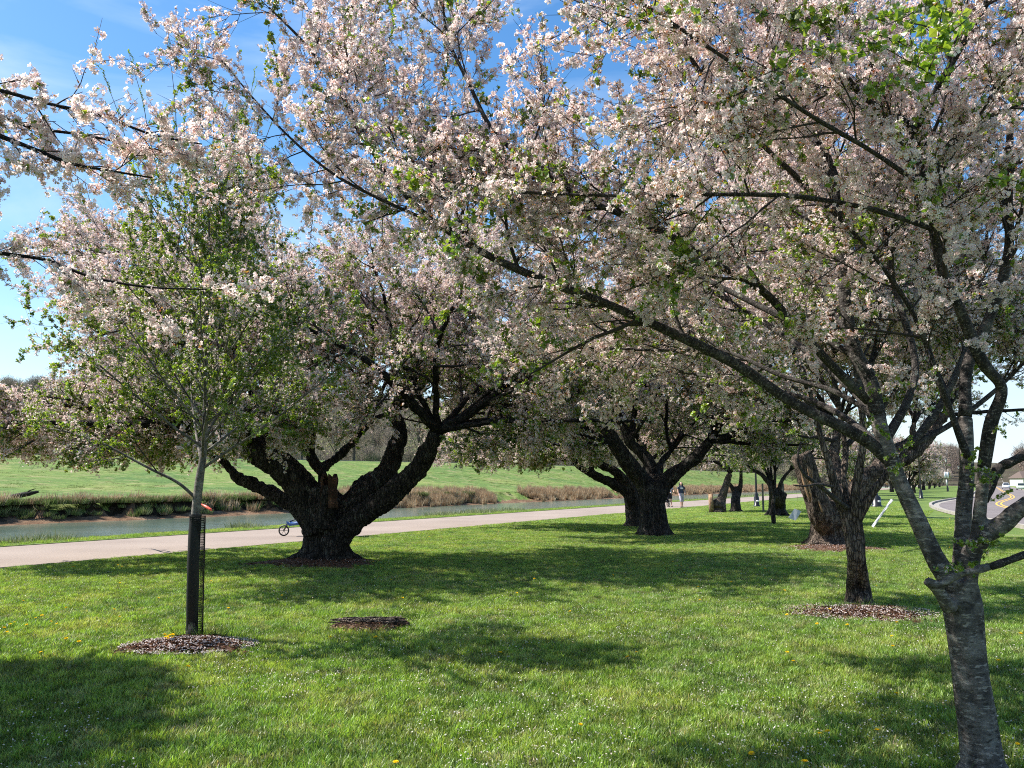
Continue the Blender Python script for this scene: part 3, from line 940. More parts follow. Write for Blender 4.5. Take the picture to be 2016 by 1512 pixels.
# ------------------------------------------------------------------ grass
def grass_patch(seed, size, nb, h=(0.022, 0.055), w=0.0034, clover=0.0, straw=0.06):
    rg = np.random.default_rng(seed)
    x = rg.uniform(0, size, nb); y = rg.uniform(0, size, nb)
    cl = (fbm(x * 9 / size + seed, y * 9 / size, seed, 4) - .47) * 1.7 + .47
    hh = rg.uniform(h[0], h[1], nb) * (0.55 + cl)
    a = rg.uniform(0, 6.28, nb); ln = rg.uniform(0.1, 0.9, nb) * hh
    dx, dy = np.cos(a), np.sin(a)
    ww = w * rg.uniform(0.6, 1.3, nb)
    b = rg.uniform(0, 6.28, nb)
    px_, py_ = np.cos(b) * ww, np.sin(b) * ww
    z0 = np.zeros(nb)
    v = np.stack([np.stack([x - px_, y - py_, z0], -1), np.stack([x + px_, y + py_, z0], -1),
                  np.stack([x + dx * ln * .35 + px_ * .8, y + dy * ln * .35 + py_ * .8, hh * .62], -1), np.stack([x + dx * ln * .35 - px_ * .8, y + dy * ln * .35 - py_ * .8, hh * .62], -1),
                  np.stack([x + dx * ln, y + dy * ln, hh], -1)], 1)
    c = np.ones((nb, 3)) * rg.uniform(0.5, 1.5, (nb, 1)) * (.75 + .5 * (cl[:, None] > .5))
    st = rg.uniform(size=nb) < straw
    c[st] = np.array([1.9, 1.25, 2.0]) * rg.uniform(0.7, 1.1, (st.sum(), 1))
    c = np.repeat(c[:, None], 5, 1)
    i = np.arange(nb)[:, None] * 5
    m_ = MB()
    m_.add(v.reshape(-1, 3), np.concatenate([i, i + 1, i + 2, i + 3], 1), np.concatenate([i + 3, i + 2, i + 4], 1), col=c.reshape(-1, 3))
    return m_.mesh('patch', [M['grass']], smooth=False)
PATCH = [grass_patch(100 + k, 1.0, 8200) for k in range(4)]
GRASS = scatter_group('grass tiles', source_collection('patch', PATCH))

beds = [(G(372, 1276)[:2], 0.62), (G(730, 1234)[:2], 0.42), (G(1690, 1205)[:2], 0.72)]
def tiles(size, keep, n_from, n_to, s_from, s_to):
    out = []
    for s in np.arange(s_from, s_to, size):
        for n in np.arange(n_from, n_to - size + 0.01, size):
            c = SN(s + size / 2, n + size / 2)
            Y = c[1]; X = c[0]
            if Y < 3.2 or abs(X) > Y * 0.66 + size + 0.6: continue
            if not keep(math.hypot(X, Y)): continue
            sd = float(dist_road(np.array(X), np.array(Y)))
            if -size * .6 < sd < 9 + size * .5: continue
            if sd > 9: continue
            out.append((s, n))
    return out
pos, rot, scl, vi = [], [], [], []
def put(tl, size, hz):
    for s, n in tl:
        k = random.randrange(4)
        # rotate by AZ frame plus a quarter turn about the tile centre
        c = SN(s + size / 2, n + size / 2)
        ang = math.atan2(DV[1], DV[0]) + k * math.pi / 2
        ca, sa = math.cos(ang), math.sin(ang)
        h_ = size / 2
        pos.append((c[0] - ca * h_ + sa * h_, c[1] - sa * h_ - ca * h_, 0.0))
        rot.append((0, 0, ang)); scl.append((size, size, hz * random.uniform(0.95, 1.05))); vi.append(random.randrange(4))
put(tiles(1.0, lambda r: r <= 13, 15.7 - 40, 15.7, 0, 30), 1.0, 1.0)
near_set = None
t2 = [(s, n) for s, n in tiles(1.0, lambda r: 13 < r <= 28, 15.7 - 45, 15.7, 0, 45)]
put(t2, 1.0, 1.0)
t3 = [(s, n) for s, n in tiles(2.0, lambda r: 28 < r <= 75, 15.7 - 40, 15.7, 10, 90)]
put(t3, 2.0, 1.15)
t4 = [(s, n) for s, n in tiles(1.2, lambda r: r < 80, 20.8, 22.1, 0, 90)]
put(t4, 1.2, 1.6)
sc_o = scatter('grass', pos, rot, scl, vi, GRASS, None, [M['grass']])
print('tiles', len(pos))

# ================================================================== CHERRY TREES
def PL(pts, Y=None):
    return [P(*(p if len(p) == 3 else (p[0], p[1], Y))) for p in pts]

def old_tree(name, label, base, trunk_lines, exts, env, rg, voxel=0.03, K1=9, K2=7, K3=0, per=4, L0=3.2, L1=1.7, L2=0.75,
             mix_hi=None, mix_lo=None, z=(3, 7), scl=(0.85, 1.25), whips=0, bk='old_bark', rough=0.035, extra=None, mats=None, group='old cherry trees on the lawn', droop=0.0, cat='cherry tree', r0s=None, nzt=(9, 2.6)):
    root = empty(name, base, label, cat, group)
    solid_trunk('trunk', trunk_lines, voxel, mats or M[bk], root, rough, seed=rg.uniform(0, 50), extra=extra, nz=nzt)
    P0 = []; R0 = []
    for (pts, ra, rb) in exts:
        p, r_ = limb_obj(root, pts, ra, rb, M['limb_dark'], k=5, sides=8, rg=rg, wob=0.012)
        p, r_ = resample(p, r_, 10); P0.append(p); R0.append(r_)
    P0 = np.array(P0); R0 = np.array(R0)
    a1, b1 = children(P0, R0, K1, 0.12, 1.0, (0.45, 1.15), L1, rg, 5, 0.13, 0.05 - droop, env, rmin=0.008, fall=0.3)
    a2, b2 = children(a1, b1, K2, 0.15, 1.0, (0.4, 1.1), L2, rg, 3, 0.14, 0.04 - droop, env, rmin=0.004, fall=0.35)
    s1 = spray_on(a1[:, 2:], max(1, per // 2), rg, 0.2)
    s2 = spray_on(a2, per, rg, 0.05)
    s0 = spray_on(P0[:, 5:], 5, rg, 0.2)
    n_ = crown_parts(root, [(a1, b1), (a2, b2)], [s0, s1, s2], mix_hi or {'full': 8, 'fade': 3, 'leaf': 0.6, 'heavy': 2}, mix_lo or {'full': 2, 'fade': 5, 'leaf': 2.5},
                     z[0], z[1], rg, scl, whips=whips, sides=(4, 3))
    print(name, len(a1), len(a2), 'sprays', n_)
    return root

def fan(tip, d0, n_, L0, rg, ra, rb, spread=0.5, up=0.15, droop=0.0, nseg=4):
    """n_ boughs continuing a limb from its tip"""
    out = []
    for k in range(n_):
        d = unit(np.array(d0) + rg.normal(size=3) * spread + np.array([0, 0, up]))
        pts = [np.array(tip)]
        ln = L0 * rg.uniform(0.75, 1.2)
        for i in range(nseg):
            d = unit(d + rg.normal(size=3) * 0.16 + np.array([0, 0, 0.03 - droop]))
            pts.append(pts[-1] + d * ln / nseg)
        pts = np.array(pts)
        low_ = np.minimum(pts[:, 2] - 2.7, 0) * (np.arange(len(pts)) > 0)
        pts[:, 2] -= low_
        out.append((pts, ra * rg.uniform(0.6, 1), rb))
    return out

rgA = np.random.default_rng(21)
# ---- the big old tree left of centre
Y0 = 16.4
b0 = G(640, 1108); b0[2] = 0
Lq = lambda pts: PL(pts, Y0)
T0 = [
    ([b0 + [0, 0, -0.1], b0 + [0, 0, 0.3], b0 + [-0.02, 0, 0.9], P(632, 985, Y0), P(628, 960, Y0)], [0.58, 0.47, 0.43, 0.40, 0.30]),
    (smooth_line([P(632, 1050, Y0), P(622, 1012, Y0), P(594, 960, Y0 - .1), P(555, 918, Y0 - .25), P(518, 898, Y0 - .35), P(488, 872, Y0 - .45)]), np.linspace(0.36, 0.23, 21)),
    (smooth_line([P(530, 905, Y0 - .3), P(521, 880, Y0 - .3), P(518, 840, Y0 - .2)]), np.linspace(0.16, 0.11, 9)),
    (smooth_line([P(610, 1030, Y0 + .2), P(590, 1004, Y0 + .3), P(552, 980, Y0 + .5), P(505, 958, Y0 + .7), P(465, 936, Y0 + .9), P(440, 908, Y0 + 1.0)]), np.linspace(0.20, 0.11, 21)),
    (smooth_line([P(650, 1040, Y0), P(670, 1012, Y0), P(714, 974, Y0 + .1), P(757, 934, Y0 + .2), P(778, 890, Y0 + .3), P(790, 850, Y0 + .4), P(772, 815, Y0 + .6)]), np.linspace(0.30, 0.14, 25)),
    (smooth_line([P(655, 1080, Y0 - .05), P(672, 1050, Y0 - .15), P(702, 1022, Y0 - .3), P(760, 980, Y0 - .5), P(811, 936, Y0 - .7), P(844, 888, Y0 - .9), P(862, 850, Y0 - 1.0)]), np.linspace(0.30, 0.15, 25)),
    (smooth_line([P(640, 1000, Y0 + .3), P(637, 940, Y0 + .5), P(622, 913, Y0 + .6), P(612, 895, Y0 + .7)]), np.linspace(0.13, 0.10, 13)),
    (smooth_line([P(632, 925, Y0 + .6), P(667, 898, Y0 + .9), P(697, 868, Y0 + 1.1), P(726, 834, Y0 + 1.3)]), np.linspace(0.11, 0.07, 13)),
    (smooth_line([P(690, 985, Y0 + .2), P(700, 955, Y0 + .3), P(720, 940, Y0 + .4), P(738, 932, Y0 + .4)]), np.linspace(0.08, 0.06, 13)),
    (smooth_line([P(640, 1040, Y0 - .3), P(646, 990, Y0 - .35), P(648, 955, Y0 - .35)]), [0.22, 0.2, 0.18, 0.17, 0.165, 0.16, 0.155, 0.15, 0.15]),
] + flare_roots(b0, 0.5, 9, rgA, 1.9)
T0[0] = (smooth_line(T0[0][0]), np.interp(np.linspace(0, 4, 17), range(5), T0[0][1]))
def limb_mid(Y, *pts): return [P(a, b, Y + c) for a, b, c in pts]
e0 = []
e0 += fan(P(488, 872, Y0 - .45), (-1, -.2, .35), 5, 5.0, rgA, 0.12, 0.02)
e0 += fan(P(488, 872, Y0 - .45), (-.5, -.5, 1.0), 3, 4.6, rgA, 0.12, 0.02)
e0 += fan(P(518, 840, Y0 - .2), (-.5, .1, 1.2), 4, 4.8, rgA, 0.09, 0.02)
e0 += fan(P(440, 908, Y0 + 1.0), (-1, .3, .22), 5, 4.8, rgA, 0.08, 0.02)
e0 += fan(P(772, 815, Y0 + .6), (.1, .3, 1.2), 4, 4.6, rgA, 0.10, 0.02)
e0 += fan(P(862, 850, Y0 - 1.0), (1, -.1, .15), 3, 4.2, rgA, 0.08, 0.02)
e0 += fan(P(862, 850, Y0 - 1.0), (.9, -.3, .7), 4, 3.8, rgA, 0.11, 0.02)
e0 += fan(P(862, 850, Y0 - 1.0), (.3, -.7, 1.0), 2, 3.4, rgA, 0.09, 0.02)
e0 += fan(P(612, 895, Y0 + .7), (-.3, .4, 1.1), 3, 3.6, rgA, 0.08, 0.02)
e0 += fan(P(726, 834, Y0 + 1.3), (.5, .8, .7), 3, 3.4, rgA, 0.07, 0.02)
c0 = P(600, 640, Y0)
old_tree('cherry_tree', 'massive old cherry with a black spreading trunk and hollow cut stub, left of centre', b0, T0, e0,
         ellipsoid((c0[0] - .9, Y0, 5.2), (7.6, 5.6, 4.0), 2.25), rgA, 0.03, K1=10, K2=8, per=4, whips=40, z=(3.0, 6.2), rough=0.07, scl=(.9, 1.35), nzt=(13, 3.2), mix_lo={'full': 3, 'fade': 5, 'leaf': 3}, droop=.07)
root0 = bpy.data.objects['cherry_tree']
# hollow cut stub: an open shell of rotten wood
st = P(648, 1000, Y0 - .38); stt = P(648, 937, Y0 - .38)
mb = MB(); a = np.linspace(R(-145), R(145), 15) + R(60)
prof = []
for j, t in enumerate(np.linspace(0, 1, 9)):
    c_ = st + (stt - st) * t
    ro = 0.165 * (1 + 0.08 * math.sin(j * 2.1)); ri = ro - 0.055
    o_ = np.stack([c_[0] + ro * np.cos(a) * (1 + .05 * np.sin(a * 5 + j)), c_[1] + ro * np.sin(a), np.full(15, c_[2]) + (0.05 * np.sin(a * 3) if j == 8 else 0)], -1)
    i_ = np.stack([c_[0] + ri * np.cos(a), c_[1] + ri * np.sin(a), np.full(15, c_[2]) + (0.05 * np.sin(a * 3) if j == 8 else 0)], -1)
    prof.append(np.concatenate([o_, i_[::-1]]))
v = np.array(prof).reshape(-1, 3); q = []
for j in range(8):
    for k in range(30):
        q.append((j * 30 + k, j * 30 + (k + 1) % 30, (j + 1) * 30 + (k + 1) % 30, (j + 1) * 30 + k))
for k in range(14): q.append((240 + k, 240 + k + 1, 240 + 28 - k, 240 + 29 - k))
mb.add(v, q)
tag(mb.build('broken_stub', M['rot_wood'], root0, smooth=False), 'hollow sawn-off stub with open reddish rotten wood')

# ---- centre pair
rgB = np.random.default_rng(33)
Y4 = 24.9; b4 = G(1289, 1055); b4[2] = 0
sl = smooth_line
T4 = [
    (sl([b4 + [0, 0, -.1], b4 + [0, 0, .3], b4 + [-.03, 0, 1.0], P(1287, 966, Y4), P(1284, 945, Y4)]), np.interp(np.linspace(0, 4, 17), range(5), [.52, .44, .40, .42, .3])),
    (sl([P(1285, 985, Y4), P(1268, 950, Y4), P(1237, 912, Y4 - .2), P(1213, 875, Y4 - .4), P(1198, 850, Y4 - .5), P(1186, 815, Y4 - .6)]), np.linspace(.32, .14, 21)),
    (sl([P(1292, 985, Y4), P(1310, 950, Y4), P(1342, 923, Y4 - .2), P(1378, 892, Y4 - .4), P(1397, 868, Y4 - .5)]), np.linspace(.30, .15, 17)),
    (sl([P(1286, 960, Y4 + .2), P(1284, 925, Y4 + .4), P(1265, 893, Y4 + .5), P(1238, 868, Y4 + .6), P(1226, 835, Y4 + .6)]), np.linspace(.26, .12, 17)),
    (sl([P(1240, 870, Y4 + .5), P(1247, 840, Y4 + .6), P(1250, 800, Y4 + .7)]), np.linspace(.13, .09, 9)),
    (sl([P(1292, 960, Y4 + .3), P(1300, 915, Y4 + .6), P(1320, 890, Y4 + .9)]), np.linspace(.16, .09, 9)),
    (sl([P(1245, 862, Y4 + .5), P(1262, 835, Y4 + .2), P(1278, 805, Y4)]), np.linspace(.09, .06, 9)),
] + flare_roots(b4, 0.44, 8, rgB, 1.6)
e4 = fan(P(1186, 815, Y4 - .6), (-.8, -.4, .8), 4, 3.6, rgB, .11, .02) + fan(P(1397, 868, Y4 - .5), (1, -.2, .6), 5, 3.6, rgB, .12, .02) \
    + fan(P(1226, 835, Y4 + .6), (-.4, .5, 1), 4, 3.6, rgB, .09, .02) + fan(P(1250, 800, Y4 + .7), (.1, .2, 1.2), 4, 3.6, rgB, .08, .02) \
    + fan(P(1320, 890, Y4 + .9), (.4, .9, .8), 4, 3.6, rgB, .08, .02) + fan(P(1278, 805, Y4), (.4, -.6, 1), 4, 3.4, rgB, .06, .02) + fan(P(1213, 875, Y4 - .4), (-1, -.3, .15), 4, 5.0, rgB, .07, .02)
old_tree('cherry_tree', 'old cherry with thick dark V-forked trunk, nearer of the touching pair in the middle', b4, T4, e4,
         ellipsoid((b4[0] - .7, Y4, 5.3), (6.9, 5.6, 3.8), 2.5), rgB, 0.04, K1=8, K2=6, per=4, z=(3.2, 6.6), scl=(1.0, 1.5), rough=0.07, droop=.06)
Y5 = 29.8; b5 = G(1250, 1037); b5[2] = 0
T5 = [
    (sl([b5 + [0, 0, -.1], b5 + [0, 0, .3], b5 + [-.05, 0, 1.1], P(1247, 975, Y5)]), np.interp(np.linspace(0, 3, 13), range(4), [.46, .36, .34, .3])),
    (sl([P(1246, 990, Y5), P(1229, 966, Y5), P(1188, 943, Y5 - .3), P(1154, 928, Y5 - .6), P(1136, 916, Y5 - .8)]), np.linspace(.24, .11, 17)),
    (sl([P(1247, 985, Y5), P(1240, 957, Y5), P(1213, 930, Y5 - .1), P(1180, 912, Y5), P(1168, 890, Y5), P(1150, 862, Y5 + .1)]), np.linspace(.22, .10, 21)),
    (sl([P(1160, 930, Y5 - .5), P(1168, 905, Y5 - .5), P(1160, 878, Y5 - .4)]), np.linspace(.12, .09, 9)),
    (sl([P(1248, 985, Y5 + .2), P(1262, 950, Y5 + .6), P(1275, 910, Y5 + .9)]), np.linspace(.2, .11, 9)),
] + flare_roots(b5, 0.36, 7, rgB, 1.6)
e5 = fan(P(1136, 916, Y5 - .8), (-1, 0, .12), 5, 5.2, rgB, .08, .02) + fan(P(1136, 916, Y5 - .8), (-1, -.2, .45), 5, 4.2, rgB, .08, .02) + fan(P(1150, 862, Y5 + .1), (-.6, .2, .9), 5, 3.6, rgB, .09, .02) \
    + fan(P(1160, 878, Y5 - .4), (-.4, -.5, 1), 3, 3.2, rgB, .08, .02) + fan(P(1275, 910, Y5 + .9), (.3, .5, 1), 5, 3.8, rgB, .1, .02)
old_tree('cherry_tree', 'old cherry with a long low left limb, just behind the thick forked trunk', b5, T5, e5,
         ellipsoid((b5[0] - 2.2, Y5 + .5, 5.4), (7.6, 5.4, 3.8), 2.5), rgB, 0.05, K1=8, K2=6, per=4, z=(4, 7.5), scl=(1.1, 1.6),
         mix_lo={'full': 2, 'fade': 4, 'leaf': 2}, rough=0.07, droop=.06)

# ---- old broken tree behind the twin-stemmed one
rgC = np.random.default_rng(45)
Y3 = 20.8; b3 = G(1636, 1074); b3[2] = 0
T3 = [
    (sl([b3 + [0, 0, -.1], b3 + [0, 0, .35], b3 + [.05, 0, .8], P(1655, 985, Y3)]), np.interp(np.linspace(0, 3, 13), range(4), [.62, .50, .45, .30])),
    (sl([b3 + [-.05, -.1, .55], P(1622, 1020, Y3 - .1), P(1606, 980, Y3 - .2), P(1592, 940, Y3 - .25), P(1580, 905, Y3 - .3), P(1576, 893, Y3 - .3)]), np.linspace(.36, .24, 21)),
    (sl([P(1665, 1040, Y3), P(1680, 985, Y3), P(1712, 935, Y3), P(1760, 915, Y3 - .1), P(1800, 890, Y3 - .1), P(1838, 850, Y3), P(1862, 812, Y3 + .1)]), np.linspace(.30, .11, 25)),
    (sl([P(1740, 922, Y3), P(1775, 885, Y3 + .1), P(1815, 860, Y3 + .2), P(1845, 820, Y3 + .3)]), np.linspace(.15, .08, 13)),
    (sl([P(1715, 930, Y3), P(1745, 890, Y3 + .4), P(1790, 865, Y3 + .7), P(1800, 830, Y3 + .9)]), np.linspace(.14, .08, 13)),
    (sl([P(1655, 1000, Y3 + .1), P(1650, 950, Y3 + .4), P(1640, 900, Y3 + .8), P(1650, 840, Y3 + 1)]), np.linspace(.24, .12, 13)),
] + flare_roots(b3, 0.5, 9, rgC, 1.5)
e3 = fan(P(1862, 812, Y3 + .1), (.6, 0, 1), 4, 3.4, rgC, .08, .02) + fan(P(1845, 820, Y3 + .3), (.5, .3, 1), 3, 3.2, rgC, .07, .02) \
    + fan(P(1800, 830, Y3 + .9), (.2, .6, 1), 3, 3.2, rgC, .07, .02) + fan(P(1650, 840, Y3 + 1), (-.5, .2, 1), 5, 3.4, rgC, .08, .02) + fan(P(1650, 840, Y3 + 1), (.1, -.3, 1), 3, 3.4, rgC, .08, .02)
old_tree('cherry_tree', 'old cherry with a broken bare brown snag leaning left, behind the slim twin-stemmed trunk', b3, T3, e3,
         ellipsoid((b3[0] + .9, Y3 + .3, 5.6), (5.6, 4.8, 3.3), 3.4), rgC, 0.034, K1=8, K2=6, per=4, z=(4, 7), scl=(0.9, 1.35), bk='stub_bark', rough=0.075)
root3 = [o for o in bpy.data.objects if o.type == 'EMPTY'][-1]
mb = MB()          # stripped patch of bare wood on the snag
for k in range(26):
    t0_, t1_ = sorted(rgC.uniform(0, 1, 2)); t1_ = max(t1_, t0_ + .25)
    a0 = P(1624, 1022, Y3 - .50) * (1 - t0_) + P(1588, 915, Y3 - .60) * t0_
    a1_ = P(1624, 1022, Y3 - .50) * (1 - t1_) + P(1588, 915, Y3 - .60) * t1_
    j = rgC.uniform(-.17, .13)
    off = np.array([j, .05 + abs(j) * .55, 0])
    tubes(mb, sl([a0 + off, (a0 + a1_) / 2 + off + rgC.normal(size=3) * .015, a1_ + off]), np.full(9, .028) * np.array([.3, .8, 1, 1.1, 1, 1, .9, .7, .2]), 6)
tag(mb.build('bare_wood', M['cut_wood'], root3), 'splintered strip of exposed orange brown wood', kind='stuff')

# ---- near trees on the right: limbs laid one by one
def near_tree(name, label, base, trunk_lines, limbs, env, rg, voxel, K1=8, K2=6, L1=1.0, L2=0.5, per=4, mat_t='young_bark', mat_l='limb_bark', zz=(2.5, 4.5), scl=(0.7, 1.05), mix_hi=None, mix_lo=None,
              group=None, whips=0, rough=0.012, kmul=1.0, up=0.05, nz=(9, 2.6), sprmin=0.0):
    root = empty(name, base, label, 'cherry tree', group)
    solid_trunk('trunk', trunk_lines, voxel, M[mat_t], root, rough, nz=nz, seed=rg.uniform(0, 50))
    A1 = []; B1 = []; S = []; P0s = []
    for (pts, ra, rb, t0_) in limbs:
        p, r_ = limb_obj(root, pts, ra, rb, M[mat_l], k=6, sides=12, rg=rg)
        ln = np.linalg.norm(np.diff(p, axis=0), axis=1).sum()
        p, r_ = resample(p, r_, 14)
        k = max(3, int(K1 * ln * kmul))
        a1, b1 = children(p[None], r_[None], k, t0_, 1.0, (0.45, 1.2), L1, rg, 5, 0.12, up, env, rmin=0.004, fall=0.45)
        A1.append(a1); B1.append(b1); P0s.append(p[int(14 * t0_):])
        S.append(spray_on(p[None, int(14 * max(t0_, .5)):], int(ln * 5), rg, 0.1))
    a1 = np.concatenate(A1); b1 = np.concatenate(B1)
    a2, b2 = children(a1, b1, K2, 0.12, 1.0, (0.4, 1.1), L2, rg, 3, 0.14, up, env, rmin=0.002, fall=0.35)
    S.append(spray_on(a1[:, 1:], max(2, per), rg, 0.1)); S.append(spray_on(a2, per, rg, 0.05))
    S = [(p[env(p)], d[env(p)]) for p, d in S]
    n_ = crown_parts(root, [(a1, b1), (a2, b2)], S, mix_hi or {'full': 8, 'fade': 2.5, 'leaf': 0.5, 'heavy': 4}, mix_lo or {'full': 4, 'fade': 5, 'leaf': 1.6},
                     zz[0], zz[1], rg, scl, whips=whips, sides=(5, 4))
    print(name, len(a1), len(a2), 'sprays', n_)
    return root

rgD = np.random.default_rng(58)
b1_ = P(1940, 1545, 4.5); b1_[2] = 0
def px2m(w, Y): return w / F * Y
T1 = [
    (sl([b1_ + [0.02, 0, -.1], b1_ + [0, 0, .05], P(1925, 1430, 4.5), P(1908, 1300, 4.5), P(1895, 1200, 4.5), P(1888, 1140, 4.5)]), np.interp(np.linspace(0, 5, 21), range(6), [.150, .112, .096, .092, .104, .096])),
    (sl([P(1880, 1190, 4.5), P(1866, 1140, 4.5), P(1838, 1095, 4.5), P(1795, 1000, 4.53), P(1762, 925, 4.57), P(1742, 870, 4.6), P(1728, 815, 4.65)]), np.interp(np.linspace(0, 6, 25), range(7), [.066, .060, .054, .050, .049, .048, .044])),
    (sl([P(1890, 1190, 4.52), P(1893, 1120, 4.54), P(1897, 1020, 4.58), P(1903, 920, 4.62), P(1900, 820, 4.65)]), np.linspace(.054, .040, 17)),
    (sl([P(1905, 1180, 4.46), P(1918, 1100, 4.44), P(1927, 1020, 4.42), P(1937, 920, 4.40)]), np.linspace(.040, .034, 13)),
    (sl([P(1898, 1110, 4.48), P(1930, 1062, 4.42), P(1975, 1030, 4.36), P(2030, 985, 4.3)]), np.linspace(.056, .045, 13)),
    (sl([P(1872, 1200, 4.42), P(1845, 1160, 4.38), P(1822, 1142, 4.36)]), np.linspace(.046, .030, 9)),
    (sl([P(1822, 1142, 4.36), P(1850, 1150, 4.35), P(1885, 1132, 4.34), P(1950, 1116, 4.3)]), np.linspace(.030, .022, 13)),
] + flare_roots(b1_, 0.14, 6, rgD, 1.7)
lim1 = [
    (PL([(1728, 820, 4.65), (1713, 750, 4.7), (1682, 690, 4.75), (1665, 600, 4.8), (1658, 500, 4.85), (1646, 400, 4.9), (1636, 330, 4.95), (1590, 255, 5.0), (1540, 190, 5.0), (1490, 110, 5.05), (1430, 20, 5.1)]), 0.0445, .012, .25),
    (PL([(1640, 340, 4.95), (1608, 240, 4.9), (1575, 150, 4.85), (1530, 60, 4.8), (1490, -50, 4.8)]), 0.0203, .008, .1),
    (PL([(1748, 905, 4.6), (1712, 872, 4.6), (1660, 842, 4.6), (1560, 792, 4.65), (1450, 718, 4.7), (1316, 652, 4.8), (1180, 592, 4.9), (1080, 556, 4.9), (960, 502, 5.0), (860, 440, 5.1), (800, 385, 5.1), (735, 300, 5.1), (695, 225, 5.15), (650, 150, 5.2), (590, 75, 5.25), (530, 15, 5.3)]), 0.0367, .006, .25),
    (PL([(862, 442, 5.1), (740, 388, 5.15), (650, 338, 5.2), (570, 270, 5.3), (500, 195, 5.35), (430, 110, 5.4)]), 0.0117, .004, .1),
    (PL([(1710, 790, 4.7), (1640, 722, 4.65), (1565, 640, 4.6), (1500, 572, 4.6), (1410, 520, 4.55), (1316, 463, 4.5), (1240, 430, 4.5), (1136, 383, 4.5), (1050, 322, 4.5), (973, 260, 4.5), (921, 160, 4.55), (880, 70, 4.6), (872, -20, 4.6)]), 0.0265, .006, .2),
    (PL([(1690, 705, 4.75), (1590, 650, 5.0), (1470, 590, 5.3), (1330, 520, 5.6), (1200, 450, 5.9), (1040, 372, 6.2), (900, 300, 6.4), (790, 225, 6.5), (735, 120, 6.5), (740, 10, 6.5)]), 0.0218, .006, .2),
    (PL([(1835, 450, 4.2), (1760, 425, 4.15), (1700, 408, 4.1), (1560, 386, 4.05), (1400, 383, 4.05), (1250, 386, 4.1), (1100, 382, 4.2), (980, 374, 4.25), (860, 352, 4.3)]), 0.0156, .005, .3),
    (PL([(1937, 920, 4.40), (1951, 834, 4.35), (1972, 765, 4.3), (1934, 712, 4.25), (1889, 608, 4.2), (1858, 540, 4.2), (1838, 452, 4.2), (1822, 380, 4.15), (1800, 270, 4.1), (1780, 238, 4.1), (1700, 190, 4.0), (1640, 110, 3.95), (1622, -10, 3.9)]), 0.0335, .009, .35),
    (PL([(1838, 452, 4.2), (1850, 350, 4.15), (1868, 285, 4.1), (1925, 243, 4.0), (2016, 200, 3.95), (2120, 160, 3.9)]), 0.0172, .010, .3),
    (PL([(1800, 262, 4.1), (1850, 165, 4.0), (1900, 80, 3.9), (1955, -15, 3.8)]), 0.0172, .014, .2),
    (PL([(1900, 820, 4.65), (1905, 720, 4.7), (1950, 620, 4.7), (1985, 500, 4.7), (1985, 380, 4.7), (1990, 250, 4.7), (2010, 120, 4.7), (2040, -20, 4.7)]), 0.0351, .012, .3),
    (PL([(1905, 900, 4.6), (1872, 812, 4.55), (1847, 744, 4.5), (1809, 640, 4.45), (1762, 560, 4.4), (1700, 480, 4.3), (1640, 420, 4.2)]), 0.0203, .006, .3),
    (PL([(2030, 985, 4.3), (2120, 900, 4.25), (2250, 800, 4.2), (2400, 650, 4.2)]), 0.0413, .02, .3),
    (PL([(1935, 985, 4.5), (1965, 925, 4.5), (2000, 905, 4.45), (2100, 850, 4.4)]), 0.0312, .02, .5),
    (PL([(1950, 1116, 4.3), (2016, 1092, 4.25), (2110, 1050, 4.2), (2250, 980, 4.2)]), 0.0203, .012, .6),
    (PL([(1742, 870, 4.6), (1790, 780, 4.75), (1800, 700, 4.9), (1760, 560, 5.1), (1740, 420, 5.2), (1760, 280, 5.3), (1740, 120, 5.4)]), 0.0265, .008, .3),
    (PL([(1728, 820, 4.65), (1640, 770, 4.9), (1540, 740, 5.1), (1420, 690, 5.4), (1300, 690, 5.6), (1150, 685, 5.8), (1040, 690, 6.0)]), 0.0172, .005, .3),
    (PL([(1650, 425, 4.85), (1560, 340, 4.6), (1450, 235, 4.3), (1370, 130, 4.0), (1320, 40, 3.8), (1280, -40, 3.7)]), 0.0172, .006, .25),
    (PL([(1820, 370, 4.15), (1720, 300, 3.8), (1600, 230, 3.5), (1450, 130, 3.2), (1330, 50, 3.1), (1240, -10, 3.0)]), 0.0125, .005, .3),
    (PL([(1740, 860, 4.6), (1690, 780, 5.0), (1600, 700, 5.6), (1480, 620, 6.3), (1340, 540, 7.0), (1200, 470, 7.6), (1080, 400, 8.0)]), .030, .006, .3),
    (PL([(1728, 820, 4.65), (1700, 720, 5.2), (1640, 610, 5.9), (1540, 480, 6.5), (1430, 360, 7.0), (1340, 240, 7.3)]), .028, .006, .3),
    (PL([(1760, 930, 4.6), (1700, 850, 5.1), (1600, 790, 5.8), (1450, 750, 6.6), (1300, 720, 7.3), (1180, 640, 7.8)]), .026, .005, .35),
]
def env1(p):
    # above the lower edge of the crown, clear of the open lawn and of the camera
    d = np.linalg.norm(p - np.array([0, 0, CAMH]), axis=-1)
    floor = 2.25 + 0.25 * np.clip((p[..., 0] - 0.5), -2, 2) * -0.25 + 0.35 * (fbm(p[..., 0] * .9 + 30, p[..., 1] * .9 + 30, 2) - .47)
    return (d > 2.9) & (p[..., 2] > floor) & (p[..., 1] > 1.4) & (p[..., 2] < 6.6)
near_tree('cherry_tree', 'slim cherry with banded silvery trunk forking low, nearest at the right edge', np.array([b1_[0], b1_[1], 0]), T1, lim1, env1, rgD, 0.0115,
          K1=5.2, K2=5, L1=0.66, L2=0.34, per=2, zz=(2.2, 3.6), scl=(0.55, 0.85), whips=14, rough=0.013, up=0.04)

